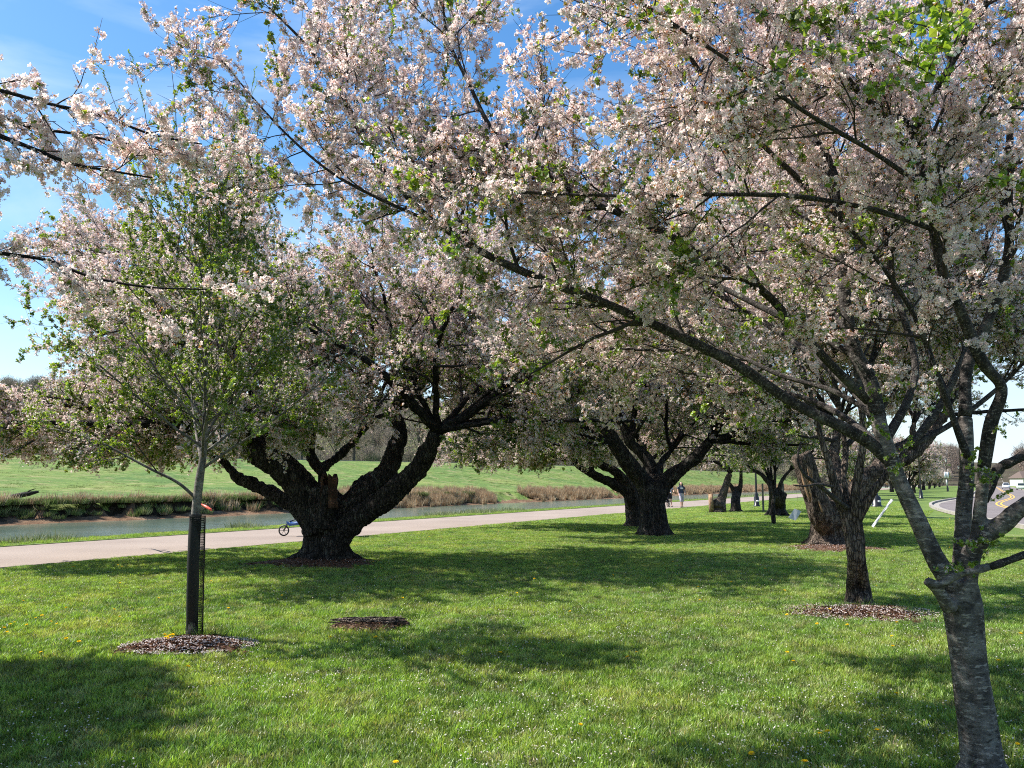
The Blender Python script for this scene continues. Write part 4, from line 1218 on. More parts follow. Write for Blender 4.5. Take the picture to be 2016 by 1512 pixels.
# leafy sprouts on the near trunk and the big fresh leaves at the upper right
near_root = [o for o in bpy.data.objects if o.type == 'EMPTY'][-1]
near_root = [o for o in bpy.data.objects if o.type == 'EMPTY' and 'banded silvery trunk' in o['label']][0]
sp_ = [(1835, 1120, 4.33), (1845, 1130, 4.3), (1868, 1108, 4.4), (1905, 1075, 4.4), (1925, 1040, 4.38), (1930, 1100, 4.35), (1945, 1060, 4.33), (1722, 835, 4.58), (1718, 800, 4.6), (1728, 770, 4.6), (1716, 745, 4.62), (1700, 860, 4.55), (1908, 960, 4.35), (1900, 930, 4.5), (1950, 985, 4.3), (1958, 930, 4.3), (1742, 905, 4.5), (1765, 935, 4.5), (1980, 860, 4.3), (1995, 820, 4.3)]
pp = np.array(PL(sp_)); dd = unit(rgD.normal(size=(len(pp), 3)) * [.8, .5, .3] + [0, -.5, .5])
big = np.array([P(px_, py_, 2.9 + rgD.uniform(-.2, .4)) for px_, py_ in [(1700, 40), (1722, 66), (1745, 50), (1790, 45), (1840, 150), (1820, 155), (1870, 160), (1660, 90), (1480, 25), (1955, 350), (1560, 60)]])
db = unit(rgD.normal(size=(len(big), 3)) * [.8, .5, .4] + [.2, 0, .1])
scatter('leaf_sprouts', np.concatenate([pp, big]), eulers(np.concatenate([dd, db]), rgD.uniform(0, 6, len(pp) + len(big))), np.concatenate([rgD.uniform(.3, .5, len(pp)), rgD.uniform(.7, .95, len(big))]), rgD.choice(KIND['leaf'], len(pp) + len(big)), SPRAYS, near_root, [M['petal'], M['leaf'], M['twig']])

# ---- slim twin-stemmed tree
rgE = np.random.default_rng(61)
Y2 = 10.75; b2_ = G(1692, 1190); b2_[2] = 0
T2 = [
    (sl([b2_ + [-.085, 0, -.05], b2_ + [-.095, 0, .2], P(1678, 1100, Y2), P(1668, 1040, Y2), P(1662, 1000, Y2)]), np.interp(np.linspace(0, 4, 17), range(5), [.11, .072, .066, .066, .064])),
    (sl([b2_ + [.085, .0, -.05], b2_ + [.085, .0, .2], P(1694, 1100, Y2), P(1690, 1040, Y2), P(1688, 1000, Y2)]), np.interp(np.linspace(0, 4, 17), range(5), [.11, .072, .064, .062, .060])),
    (sl([P(1664, 1010, Y2), P(1645, 965, Y2), P(1630, 905, Y2), P(1608, 835, Y2), P(1592, 765, Y2)]), np.linspace(.066, .042, 17)),
    (sl([P(1680, 1010, Y2), P(1688, 940, Y2 - .1), P(1700, 860, Y2 - .2), P(1692, 780, Y2 - .2)]), np.linspace(.066, .042, 13)),
    (sl([P(1690, 1020, Y2), P(1714, 975, Y2 - .1), P(1745, 935, Y2 - .2), P(1790, 880, Y2 - .3)]), np.linspace(.07, .045, 13)),
    (sl([P(1668, 1000, Y2 + .1), P(1662, 940, Y2 + .2), P(1664, 880, Y2 + .4), P(1650, 800, Y2 + .5)]), np.linspace(.056, .036, 13)),
    ([b2_ + [0, .02, -.05], b2_ + [0, .02, .35], P(1684, 1060, Y2 + .03), P(1676, 1005, Y2)], [.10, .062, .058, .05]),
] + flare_roots(b2_, 0.16, 7, rgE, 1.6)
lim2 = [
    (PL([(1592, 765, Y2), (1560, 680, Y2), (1520, 560, Y2 + .2), (1490, 430, Y2 + .4), (1480, 300, Y2 + .5)]), .05, .012, .1),
    (PL([(1600, 800, Y2), (1540, 740, Y2 + .2), (1450, 690, Y2 + .5), (1350, 640, Y2 + .8), (1260, 600, Y2 + 1)]), .035, .008, .1),
    (PL([(1692, 780, Y2 - .2), (1680, 680, Y2 - .3), (1640, 560, Y2 - .4), (1600, 420, Y2 - .5), (1570, 300, Y2 - .6)]), .05, .012, .1),
    (PL([(1692, 780, Y2 - .2), (1730, 660, Y2), (1740, 520, Y2), (1730, 380, Y2), (1720, 240, Y2)]), .045, .012, .1),
    (PL([(1790, 880, Y2 - .3), (1850, 800, Y2 - .4), (1900, 690, Y2 - .5), (1930, 560, Y2 - .5), (1950, 400, Y2 - .5)]), .055, .012, .1),
    (PL([(1790, 880, Y2 - .3), (1880, 830, Y2 - .2), (1980, 750, Y2), (2080, 640, Y2)]), .045, .012, .1),
    (PL([(1650, 800, Y2 + .5), (1640, 700, Y2 + .7), (1660, 560, Y2 + 1), (1650, 420, Y2 + 1.2)]), .042, .012, .1),
    (PL([(1650, 800, Y2 + .5), (1600, 720, Y2 + 1), (1540, 620, Y2 + 1.6), (1480, 520, Y2 + 2)]), .035, .01, .1),
    (PL([(1664, 880, Y2 + .4), (1740, 800, Y2 + 1), (1800, 700, Y2 + 1.6), (1830, 560, Y2 + 2)]), .04, .01, .1),
    (PL([(1668, 1000, Y2 - .1), (1640, 978, Y2 - .25), (1612, 955, Y2 - .3), (1585, 935, Y2 - .35), (1570, 905, Y2 - .4), (1577, 870, Y2 - .4)]), .034, .010, .6),
    (PL([(1640, 958, Y2 - .3), (1610, 953, Y2 - .5), (1585, 957, Y2 - .6), (1562, 955, Y2 - .7)]), .018, .007, .9),
]
near_tree('cherry_tree', 'twin-stemmed cherry in a mulch ring in front of the broken snag', b2_, T2, lim2,
          ellipsoid((b2_[0] + .5, Y2 + .4, 4.5), (4.5, 3.0, 2.8), 2.7), rgE, 0.016, K1=5, K2=7, L1=1.15, L2=0.55, per=4, zz=(2.6, 5), scl=(0.8, 1.2), up=0.06, rough=0.03,
          group='younger cherry trees on the lawn', mat_t='old_bark' if 0 else 'stub_bark', mix_lo={'full': 3, 'fade': 5, 'leaf': 2})

# ---- the tree left of the frame whose low branches hang in at the upper left
rgF = np.random.default_rng(77)
bL = np.array([-6.6, 5.2, 0.0])
TL = [(sl([bL + [0, 0, -.1], bL + [0, 0, .3], bL + [.05, 0, 1.2], bL + [.1, 0, 1.7]]), np.interp(np.linspace(0, 3, 13), range(4), [.4, .3, .26, .22]))]
for (dx, dy, dz) in [(.9, -.9, 1.2), (-1, .3, 1.4), (.3, 1.0, 1.4), (-.3, -.9, 1.5), (.7, .2, 1.7)]:
    TL.append((sl([bL + [.08, 0, 1.3], bL + [.1 + dx * .5, dy * .5, 1.3 + dz * .5], bL + [.1 + dx, dy, 1.4 + dz]]), np.linspace(.17, .09, 9)))
TL += flare_roots(bL, 0.3, 7, rgF)
hubA = bL + [1.0, -.9, 2.6]
limL = [
    ([hubA, P(-700, 60, 3.6), P(-330, 110, 2.9)] + PL([(-120, 150, 2.75), (0, 178, 2.7), (100, 205, 2.7), (200, 228, 2.72), (300, 265, 2.75), (398, 284, 2.8)]), .0105, .0026, .35),
    ([P(-400, 110, 3.0), P(-200, 200, 2.85)] + PL([(-60, 248, 2.75), (0, 268, 2.72), (70, 295, 2.7), (140, 322, 2.7), (210, 335, 2.72), (300, 350, 2.75)]), .012, .0026, .3),
    ([P(-150, 160, 2.75), P(-30, 215, 2.8)] + PL([(60, 250, 2.8), (160, 265, 2.82), (260, 285, 2.85), (360, 305, 2.9)]), .008, .0024, .3),
    ([hubA, P(-700, 330, 3.8), P(-350, 430, 3.1)] + PL([(-150, 470, 3.0), (0, 498, 2.95), (90, 512, 2.95), (180, 545, 2.97), (290, 565, 3.0), (420, 570, 3.05)]), .0105, .0026, .35),
]
for (dx, dy, dz) in [(-1, .3, 1.4), (.3, 1.0, 1.4), (-.3, -.9, 1.5), (.7, .2, 1.7), (.9, -.9, 1.2)]:
    for k in range(4):
        q0 = bL + [.1 + dx, dy, 1.4 + dz]
        d = unit(np.array([dx, dy, dz * .35]) + rgF.normal(size=3) * .45)
        q9 = q0 + d * 3.1
        if q9[0] > -0.70 * max(q9[1], 0) - 1.0: d = d * [-.3, 1, 1] + [-.4, 0, 0]; d = unit(d)
        limL.append(([q0, q0 + d * 1.1, q0 + d * 2.2 + [0, 0, .2], q0 + d * 3.1 + [0, 0, .2]], .07, .012, .15))
eL = ellipsoid((-6.2, 4.4, 4.2), (3.6, 3.6, 2.6), 2.2)
def envL(p):
    inframe = (p[..., 0] > -0.69 * p[..., 1] - 0.15) & (p[..., 1] > 0)
    return (eL(p) & ~inframe)
rootL = near_tree('cherry_tree', 'cherry beyond the left edge whose thin blossom branches hang into the upper left', bL, TL, limL[4:], envL, rgF, 0.03, K1=6, K2=7, L1=1.0, L2=0.5, per=4,
          mat_t='old_bark', mat_l='limb_dark', zz=(2.0, 3.0), scl=(.8, 1.2), up=0.03)
S = []; A1 = []; B1 = []
for pts, ra, rb, t0_ in limL[:4]:
    p, r_ = limb_obj(rootL, pts, ra, rb, M['limb_dark'], k=6, sides=8, name='hanging_branch')
    ln = np.linalg.norm(np.diff(p, axis=0), axis=1).sum()
    p, r_ = resample(p, r_, 30)
    a1, b1 = children(p[None], r_[None], int(ln * 4.5), t0_, 1.0, (0.4, 1.1), 0.22, rgF, 3, 0.1, -0.02, None, rmin=0.0016, fall=0.5)
    k0 = int(30 * t0_)
    A1.append(a1); B1.append(b1)
    pp, dd = spray_on(p[None, k0:], int(ln * 9), rgF, 0.02, 0.7, -0.5)
    keep = fbm(pp[:, 0] * 4 + 20, pp[:, 1] * 4 + pp[:, 2] * 3 + 20, 3) > .38
    S.append((pp[keep], dd[keep])); S.append(spray_on(a1, 2, rgF, 0.2, 0.6, -0.4))
a1 = np.concatenate(A1); b1 = np.concatenate(B1)
crown_parts(rootL, [(a1, b1)], S, {'heavy': 6, 'full': 3}, {'heavy': 6, 'full': 3, 'fade': .4}, 1.8, 2.5, rgF, (0.42, 0.66), crown_name='hanging_blossom')

# ---- the young tree in its black guard
rgG = np.random.default_rng(83)
Ys = 8.45; bs = G(378, 1256); bs[2] = 0
root = empty('young_cherry_tree', bs, 'young leafy cherry with a slim pale stem wrapped in black netting, in a mulch ring', 'cherry tree', 'younger cherry trees on the lawn')
stem = sl([bs + [0, 0, -.05], P(380, 1130, Ys), P(384, 1030, Ys), P(392, 950, Ys), P(402, 880, Ys), P(404, 800, Ys), P(407, 650, Ys + .05), P(412, 500, Ys), P(408, 380, Ys - .05)], 5)
rs = np.interp(np.linspace(0, 8, len(stem)), range(9), [.055, .045, .046, .044, .03, .024, .017, .009, .004])
mb = MB(); tubes(mb, stem, rs, 14, cap=True); mb.build('trunk', M['sap_bark'], root)
A = []; B = []; S = []
def sap_limb(t, d, ln, r0, rr=0.003, k=4):
    i = t * (len(stem) - 1); i0 = int(i)
    p0 = stem[i0] + (stem[min(i0 + 1, len(stem) - 1)] - stem[i0]) * (i - i0)
    g = grow_lines(p0[None], np.array([d]), np.array([ln]), 6, 0.05, 0.035, rgG)[0]
    p, r_ = limb_obj(root, g, r0, rr, M['sap_bark'], k=3, sides=7)
    return resample(p, r_, 10)
for t, px_ in [(.36, -1)]:
    pass
low = PL([(387, 982, Ys), (350, 950, Ys - .05), (300, 925, Ys - .1), (262, 905, Ys - .15), (200, 872, Ys - .2), (130, 850, Ys - .2), (60, 838, Ys - .2)])
p, r_ = limb_obj(root, low, .017, .004, M['sap_bark'], k=4, sides=8); A.append(resample(p, r_, 10)); 
for k in range(26):
    t = 0.42 + 0.5 * k / 26
    ang_ = k * 2.4 + rgG.uniform(-.4, .4)
    el = 0.65 + 0.9 * (t - .42) / .5 + rgG.uniform(-.1, .15)
    ln = (2.15 - 1.5 * (t - .42) / .5) * rgG.uniform(.8, 1.1)
    A.append(sap_limb(t, (math.cos(ang_), math.sin(ang_) * .9, el), ln, .016 - .010 * (t - .42) / .5))
PA = np.array([a[0] for a in A]); RA = np.array([a[1] for a in A])
esap = ellipsoid((bs[0] + .0, Ys, 3.4), (2.05, 1.8, 2.1), 1.65)
a1, b1 = children(PA, RA, 7, .12, 1, (.35, .95), .58, rgG, 4, .1, .05, esap, rmin=.0025, fall=.4)
a2, b2 = children(a1, b1, 3, .2, 1, (.35, .95), .26, rgG, 3, .1, .05, esap, rmin=.0016, fall=.4)
n_ = crown_parts(root, [(a1, b1), (a2, b2)], [spray_on(PA[:, 2:], 4, rgG), spray_on(a1, 2, rgG, .1), spray_on(a2, 1, rgG, .3)],
            {'fade': 2.5, 'leaf': 6, 'full': 1.4}, {'leaf': 7, 'fade': 2, 'full': .5}, 2, 4.5, rgG, (.5, .8), whips=60, sides=(4, 3))
print('sapling', n_)
# long leafy water shoots standing out of the top
for (x0, y0, x1, y1, dy) in [(352, 330, 325, 45, .2), (300, 300, 252, 100, .3), (262, 330, 205, 150, 0), (420, 260, 404, 110, .1), (470, 250, 500, 150, .4), (300, 420, 255, 330, -.2), (500, 330, 560, 150, .2)]:
    pts = PL([(x0, y0, Ys + dy), ((x0 + x1) / 2 + 5, (y0 + y1) / 2, Ys + dy), (x1, y1, Ys + dy)])
    low_ = stem[-8] + rgG.normal(size=3) * .05
    p, r_ = limb_obj(root, [low_, (low_ + pts[0]) / 2 + [0, 0, -.1]] + pts, .008, .002, M['sap_bark'], name='shoot', k=4, sides=5)
    top = p[-9:]; pos_ = top[::3]; dd_ = unit(np.gradient(top, axis=0))[::3]
    S.append((pos_, dd_))
pp = np.concatenate([s[0] for s in S]); dd = np.concatenate([s[1] for s in S])
scatter('shoot_leaves', pp, eulers(dd, rgG.uniform(0, 6, len(pp))), rgG.uniform(.6, .85, len(pp)), rgG.choice(KIND['whip'], len(pp)), SPRAYS, root, [M['petal'], M['leaf'], M['twig']])
# black guard: inner wrap on the stem and the loose net tube round it
gr = empty('tree_guard', bs, 'black plastic net tube standing round the pale sapling stem', 'tree guard')
mb = MB(); tubes(mb, np.array([stem[0] + [0, 0, .05], stem[3], stem[6], stem[9], stem[11]]) * 1.0, np.full(5, .060), 14)
mb.build('inner_wrap', M['black_plastic'], gr)
mb = MB(); hz_ = 1.26; cx0 = bs + [.035, -.01, 0]; cx1 = P(389, 1018, Ys) ; cx1[2] = hz_
nr, nv = 52, 22
V_ = []
for k in range(nv):
    a_ = 6.283 * k / nv
    pts = np.array([cx0 * (1 - t) + cx1 * t + [math.cos(a_) * .077, math.sin(a_) * .077, 0] for t in np.linspace(0.01, 1, 5)]); V_.append(pts)
tubes(mb, np.array(V_), np.full((nv, 5), .0030), 3)
V_ = []
for j in range(nr):
    t = .01 + .99 * j / (nr - 1)
    c_ = cx0 * (1 - t) + cx1 * t
    V_.append([c_ + [math.cos(6.283 * k / 22) * .077, math.sin(6.283 * k / 22) * .077, 0] for k in range(23)])
tubes(mb, np.array(V_), np.full((nr, 23), .0027), 3)
mb.build('net', M['black_plastic'], gr)

# ================================================================== SMALLER CHERRIES FURTHER ON
rgH = np.random.default_rng(91)
def simple_tree(name, label, base, trunk, exts, env, rg, voxel, group, cat='cherry tree', **kw):
    return old_tree(name, label, base, trunk, exts, env, rg, voxel, group=group, cat=cat, **kw)

# pollarded trunk with a pale cut face and a leaning limb
Y6 = 44.0; b6 = G(1411, 1010); b6[2] = 0
T6 = [(sl([b6 + [0, 0, -.05], b6 + [.02, 0, .4], P(1412, 990, Y6)]), np.linspace(.34, .30, 9)),
      (sl([b6 + [.2, 0, .1], P(1420, 985, Y6), P(1426, 965, Y6), P(1437, 932, Y6)]), np.linspace(.30, .17, 13))] + flare_roots(b6, .3, 6, rgH)
r6 = simple_tree('cherry_tree', 'low cherry with a pale cut stump face and one leaning grey limb by the path', b6, T6,
                 fan(P(1437, 932, Y6), (-.3, 0, .9), 5, 2.6, rgH, .09, .02, .6) + fan(P(1437, 932, Y6), (-1, .2, .2), 3, 2.6, rgH, .07, .02, .4),
                 ellipsoid((b6[0] - .3, Y6, 4.2), (3.6, 3.2, 2.2), 2.6), rgH, .05, 'old cherry trees on the lawn', K1=6, K2=6, per=3, scl=(1.2, 1.8), z=(3, 6), bk='stub_bark', mix_lo={'full': 3, 'fade': 3, 'leaf': 1})
mb = MB(); cf = P(1403, 1000, Y6 - .3)
box(mb, (b6[0] - .40, b6[1] - .25, .02), (b6[0] - .22, b6[1] + .05, 1.0)); tag(mb.build('cut_face', M['cut_wood'], r6), 'pale fresh cut strip of wood')
Y7 = 45.7; b7 = G(1449, 1008); b7[2] = 0
T7 = [(sl([b7 + [0, 0, -.05], b7 + [0, 0, .5], P(1448, 970, Y7), P(1446, 958, Y7)]), np.linspace(.32, .16, 13)),
      (sl([P(1450, 975, Y7), P(1440, 958, Y7), P(1434, 950, Y7)]), np.linspace(.16, .12, 9)), (sl([P(1452, 985, Y7), P(1458, 955, Y7), P(1459, 925, Y7)]), np.linspace(.15, .10, 9))] + flare_roots(b7, .3, 6, rgH)
simple_tree('cherry_tree', 'dark stumpy cherry trunk with a hooked limb, just right of the leaning limb', b7, T7,
            fan(P(1459, 925, Y7), (.2, 0, 1), 6, 2.8, rgH, .07, .02, .6), ellipsoid((b7[0] + .4, Y7, 4.4), (3.2, 3, 2.3), 2.7), rgH, .05,
            'old cherry trees on the lawn', K1=6, K2=6, per=3, scl=(1.2, 1.8), z=(3, 6), mix_hi={'full': 4, 'fade': 4, 'leaf': 2}, mix_lo={'full': 1, 'fade': 3, 'leaf': 4})
Y8 = 38.5; b8 = G(1530, 1016); b8[2] = 0
T8 = [(sl([b8 + [-.18, 0, -.05], b8 + [-.16, 0, .5], P(1523, 975, Y8), P(1518, 950, Y8)]), np.linspace(.27, .17, 13)),
      (sl([b8 + [.22, 0, -.05], b8 + [.2, 0, .5], P(1538, 985, Y8), P(1544, 970, Y8)]), np.linspace(.26, .17, 13)),
      (sl([P(1518, 955, Y8), P(1500, 935, Y8), P(1482, 925, Y8)]), np.linspace(.14, .08, 9)), (sl([P(1532, 975, Y8), P(1540, 945, Y8), P(1556, 925, Y8)]), np.linspace(.12, .07, 9))] + flare_roots(b8, .45, 7, rgH)
simple_tree('cherry_tree', 'squat double dark trunk with upright boughs behind a staked sapling', b8, T8,
            fan(P(1482, 925, Y8), (-.6, 0, .8), 4, 3.0, rgH, .07, .02, .5) + fan(P(1556, 925, Y8), (.5, 0, .9), 4, 3.0, rgH, .07, .02, .5) + fan(P(1518, 950, Y8), (0, 0, 1), 4, 3.2, rgH, .08, .02, .5),
            ellipsoid((b8[0], Y8, 4.6), (4.3, 3.8, 2.7), 2.5), rgH, .05, 'old cherry trees on the lawn', K1=7, K2=6, per=3, scl=(1.1, 1.7), z=(3, 6.5), mix_hi={'full': 3, 'fade': 4, 'leaf': 2}, mix_lo={'full': 1, 'fade': 3, 'leaf': 4})
Y9 = 31.5; b9 = G(1523, 1033); b9[2] = 0
T9 = [(sl([b9 + [0, 0, -.05], b9 + [0, 0, .6], P(1524, 975, Y9), P(1526, 930, Y9)]), np.linspace(.09, .06, 13))]
simple_tree('young_cherry_tree', 'thin-stemmed young cherry standing in front of the squat double trunk', b9, T9,
            fan(P(1526, 930, Y9), (0, 0, 1), 7, 2.4, rgH, .04, .012, .55) + fan(P(1524, 975, Y9), (-.7, 0, .9), 2, 1.6, rgH, .03, .01, .3), ellipsoid((b9[0], Y9, 3.9), (2.3, 2.2, 1.9), 2.0), rgH, .03,
            'younger cherry trees on the lawn', K1=6, K2=5, per=3, scl=(1, 1.5), z=(2.5, 5), mix_hi={'full': 3, 'fade': 4, 'leaf': 3}, mix_lo={'fade': 3, 'leaf': 4})
YA = 61.0; bA = G(1690, 992); bA[2] = 0
bA = P(1696, 995, 58); bA[2] = 0

ORD = ['first', 'second', 'third', 'fourth', 'fifth', 'sixth', 'seventh', 'eighth', 'ninth', 'tenth', 'eleventh', 'twelfth', 'thirteenth', 'fourteenth', 'fifteenth', 'sixteenth', 'seventeenth', 'eighteenth', 'nineteenth', 'twentieth'] + ['twenty-' + w for w in ('first', 'second', 'third', 'fourth', 'fifth', 'sixth', 'seventh', 'eighth', 'ninth')] + ['thirtieth'] + ['thirty-' + w for w in ('first', 'second', 'third', 'fourth', 'fifth', 'sixth', 'seventh', 'eighth', 'ninth')] + ['fortieth']
# a prototype for the row further down the park, copied
def copy_tree(o, loc, rz, s, label, group):
    r = o.copy(); COL.objects.link(r); r.location = loc; r.rotation_euler = (0, 0, rz); r.scale = (s, s, s)
    r['label'] = label; r['group'] = group
    for ch in list(o.children):
        c = ch.copy(); COL.objects.link(c); mi_ = ch.matrix_parent_inverse.copy(); c.parent = r; c.matrix_parent_inverse = mi_
        for g in ch.children:
            d = g.copy(); COL.objects.link(d); mi_ = g.matrix_parent_inverse.copy(); d.parent = c; d.matrix_parent_inverse = mi_
    return r
def proto(rg, label, loc, mix_hi, mix_lo, spread=.7, h=3.6, n_=6):
    b = np.array(loc, float)
    tr = [(sl([b + [0, 0, -.1], b + [0, 0, .5], b + [.05, 0, 1.1], b + [0, 0, 1.5]]), np.linspace(.36, .26, 13))]
    ex = []
    for k in range(n_):
        a_ = 6.28 * k / n_ + rg.uniform(-.3, .3)
        d = np.array([math.cos(a_) * .8, math.sin(a_) * .8, 1.0])
        p1 = b + [0, 0, 1.2] + d * .9
        tr.append((sl([b + [0, 0, 1.0], b + [0, 0, 1.2] + d * .4, p1]), np.linspace(.2, .12, 9)))
        ex += fan(p1, d, 3, 3.2, rg, .09, .02, .4)
    return old_tree('cherry_tree', label, b, tr, ex, ellipsoid((b[0], b[1], h + .5), (4.8, 4.8, h - 1.2), 2.1), rg, .06, K1=6, K2=5, per=3, scl=(1.5, 2.2), mix_hi=mix_hi, mix_lo=mix_lo, z=(3, 6),
                    group='cherry trees in the far row')
rowS = [(84, 10.5), (97, 5.5), (112, 10), (128, 12), (140, 7.0), (152, 11), (168, 8.5), (182, 12), (196, 8), (212, 11.5), (228, 8), (246, 11), (266, 8), (290, 10), (318, 8), (350, 10)]
PR1 = proto(np.random.default_rng(301), 'full-crowned blossoming cherry, first of the far row beyond the broken snag', SN(84, 10.5), {'full': 6, 'fade': 3}, {'full': 2, 'fade': 4, 'leaf': 1})
PR2 = proto(np.random.default_rng(302), 'second blossoming cherry of the far row beside the lamp posts', SN(97, 5.5), {'full': 4, 'fade': 5}, {'full': 2, 'fade': 3, 'leaf': 2})
for k, (s, n) in enumerate(rowS[2:]):
    p = SN(s, n, 0)
    lb = '%s cherry of the far row beyond the broken snag, counted away from the viewer' % ORD[k + 2]
    copy_tree([PR1, PR2][k % 2], p, k * 1.7, 0.9 + 0.25 * math.sin(k * 2.3), lb, 'cherry trees in the far row')
# trees right of the road and beyond the frame edge, along the verge
for k, (x, y, s_) in enumerate([(118, 170, 1.1), (150, 230, 1.2), (190, 290, 1.2), (92, 118, .0)]):
    if s_: copy_tree([PR1, PR2][k % 2], (x, y, 0), k * 2.1 + 1, s_, '%s pale roadside cherry beyond the right side of the road' % ORD[k], 'roadside trees right of the road')

# ================================================================== WOODS AND HILLS
def bare_tree_mesh(seed, h, w, cols, n_=1500, green=0.0, trunk=True, low=0.25, leaf=0.5):
    """crown of many small twig bundles on an open frame; unit metres"""
    rg = np.random.default_rng(seed)
    m_ = MB()
    if trunk: tubes(m_, np.array([[0, 0, -1.0], [0.1, 0, h * .3], [0, .1, h * .6], [.1, .1, h * .88]]), np.array([h * .022, h * .017, h * .010, h * .003]), 5, mi=1)
    d0 = rg.normal(size=(14, 3)); d0[:, 2] = np.abs(d0[:, 2]) + .8
    st_ = np.stack([np.zeros(14), np.zeros(14), rg.uniform(low, .6, 14) * h], -1)
    L_ = grow_lines(st_, d0, np.full(14, w * .75), 4, .15, .1, rg)
    tubes(m_, L_, np.linspace(h * .009, h * .003, 5)[None].repeat(14, 0), 4, mi=1)
    u = unit(rg.normal(size=(n_, 3))) * (rg.uniform(0.25, 1, (n_, 1)) ** .45)
    lump = 1 + .35 * (fbm(u[:, 0] * 2.2 + 9, u[:, 1] * 2.2 + u[:, 2] * 2 + 9, seed) - .47) * 2
    c = u * lump[:, None] * [w * .5, w * .5, h * (1 - low) * .5]; c[:, 2] += h * (low + (1 - low) * .5)
    a = unit(rg.normal(size=(n_, 3)) + [0, 0, .5]) * rg.uniform(.35, 1.0, (n_, 1)) * leaf; b = unit(rg.normal(size=(n_, 3))) * leaf * .22
    v = np.stack([c - a * .5 - b, c - a * .5 + b, c + a * .5], 1)
    cc = np.array(cols)[rg.integers(len(cols), size=n_)] * rg.uniform(.7, 1.2, (n_, 1))
    i = np.arange(n_)[:, None] * 3
    m_.add(v.reshape(-1, 3), tris=np.concatenate([i, i + 1, i + 2], 1), col=np.repeat(cc[:, None], 3, 1).reshape(-1, 3))
    return m_
M['haze_leaf'] = leafy('distant twig and bud', .2, 0, .3)
M['far_bark'] = plain('grey brown far bark', (0.07, 0.058, 0.05), .9, nscale=3)
BROWN = [(.38, .32, .24), (.32, .27, .21), (.42, .35, .26), (.27, .25, .17)]
PINKB = [(.34, .25, .20), (.28, .21, .17), (.38, .28, .23), (.22, .17, .14)]
BUDG = [(.31, .33, .15), (.35, .34, .18), (.25, .28, .12)]
HT = [bare_tree_mesh(400, 13, 9, BROWN), bare_tree_mesh(401, 12, 9, BROWN + BUDG), bare_tree_mesh(402, 11, 10, PINKB), bare_tree_mesh(403, 14, 9, BROWN + PINKB), bare_tree_mesh(404, 12, 8, [(.035, .06, .03), (.05, .075, .035)], low=.12)]
HILLG = scatter_group('hill trees', source_collection('hilltree', [m_.mesh('hilltree', [M['haze_leaf'], M['far_bark']], smooth=False) for m_ in HT]))
rgW = np.random.default_rng(500)
az_ = rgW.uniform(-.70, .80, 9000); rr_ = np.sqrt(rgW.uniform(395 ** 2, 780 ** 2, 9000))
x_, y_ = np.sin(az_) * rr_, np.cos(az_) * rr_
ok = (y_ > 50) & (np.abs(dist_road(x_, y_)) > 14) & (np.abs(x_ - .604 * y_) > 10)
x_, y_ = x_[ok][:6500], y_[ok][:6500]
pz = hill_h(np.stack([x_, y_, x_ * 0], -1)) - .5
pz += np.where((-x_ * math.cos(AZ) + y_ * math.sin(AZ)) > 100, 3.0, 0)
sz = rgW.uniform(.75, 1.25, len(x_))
az2 = np.arctan2(x_, y_)
vi_ = np.where(az2 > .42, rgW.choice([0, 2, 2, 2, 3], len(x_)), rgW.choice([0, 0, 1, 1, 3, 4], len(x_)))
scatter('wooded_hillside', np.stack([x_, y_, pz], -1), np.stack([x_ * 0, x_ * 0, rgW.uniform(0, 6.28, len(x_))], -1), sz, vi_, HILLG, None, [M['haze_leaf'], M['far_bark']])

# individual trees along the far side of the levee track
def far_tree(seed, name, label, h, w, cols, loc, group, cat, **kw):
    root = empty(name, loc, label, cat, group)
    m_ = bare_tree_mesh(seed, h, w, cols, trunk=False, **kw)
    L0 = np.array(loc, float)
    for k in range(len(m_.v)): m_.v[k] = m_.v[k] + L0
    o = m_.build('crown', [M['haze_leaf'], M['far_bark']], root, smooth=False); o['kind'] = 'stuff'
    t_ = MB(); tubes(t_, L0 + np.array([[0, 0, -1.0], [0.1, 0, h * .3], [0, .1, h * .6], [.1, .1, h * .88]]), np.array([h * .024, h * .018, h * .010, h * .003]), 7)
    t_.build('trunk', M['far_bark'], root)
    return root
def lev(s, dn, dz=0): return tuple(SN(s, float(top_n(s)) + dn, LTOP + dz))
GR = [(.07, .12, .035), (.09, .15, .04), (.05, .085, .03)]
DK = [(.018, .032, .016), (.028, .045, .02), (.02, .028, .016)]
GL = 'trees beyond the levee'
wt = [far_tree(601, 'bare_tree', 'leafless grey-brown tree beyond the levee track', 15, 10, BROWN, lev(70, 14, -1.5), GL, 'tree', n_=2600),
      far_tree(602, 'budding_tree', 'thin budding olive-brown tree beyond the levee track', 13, 10, BROWN + BUDG, lev(80, 19, -2), GL, 'tree', n_=2600),
      far_tree(603, 'bare_tree', 'tall many-branched brown tree beyond the levee track', 17, 11, BROWN + PINKB, lev(90, 15, -1.5), GL, 'tree', n_=3000)]
lbs = ['leafless grey-brown tree beyond the levee track', 'thin budding olive-brown tree beyond the levee track', 'tall many-branched brown tree beyond the levee track']
k = 0
for s in np.arange(38, 330, 8.5):
    k += 1
    q = lev(s + rgW.uniform(-3, 3), rgW.uniform(12, 26), -1.8)
    copy_tree(wt[k % 3], q, rgW.uniform(0, 6), rgW.uniform(.8, 1.25), '%s, %s from the left' % (lbs[k % 3], ORD[k - 1]), GL)
far_tree(610, 'evergreen_bush', 'dark rounded evergreen thicket above the levee at the far left', 7.5, 12, DK + GR[:1], lev(52, 9, -.5), None, 'bush', n_=4200, low=.0, leaf=.45)
far_tree(611, 'evergreen_bush', 'broad dark evergreen bush left of the levee cars', 6, 9, DK + GR, lev(176, 12, -.3), None, 'bush', n_=3800, low=.0, leaf=.45)
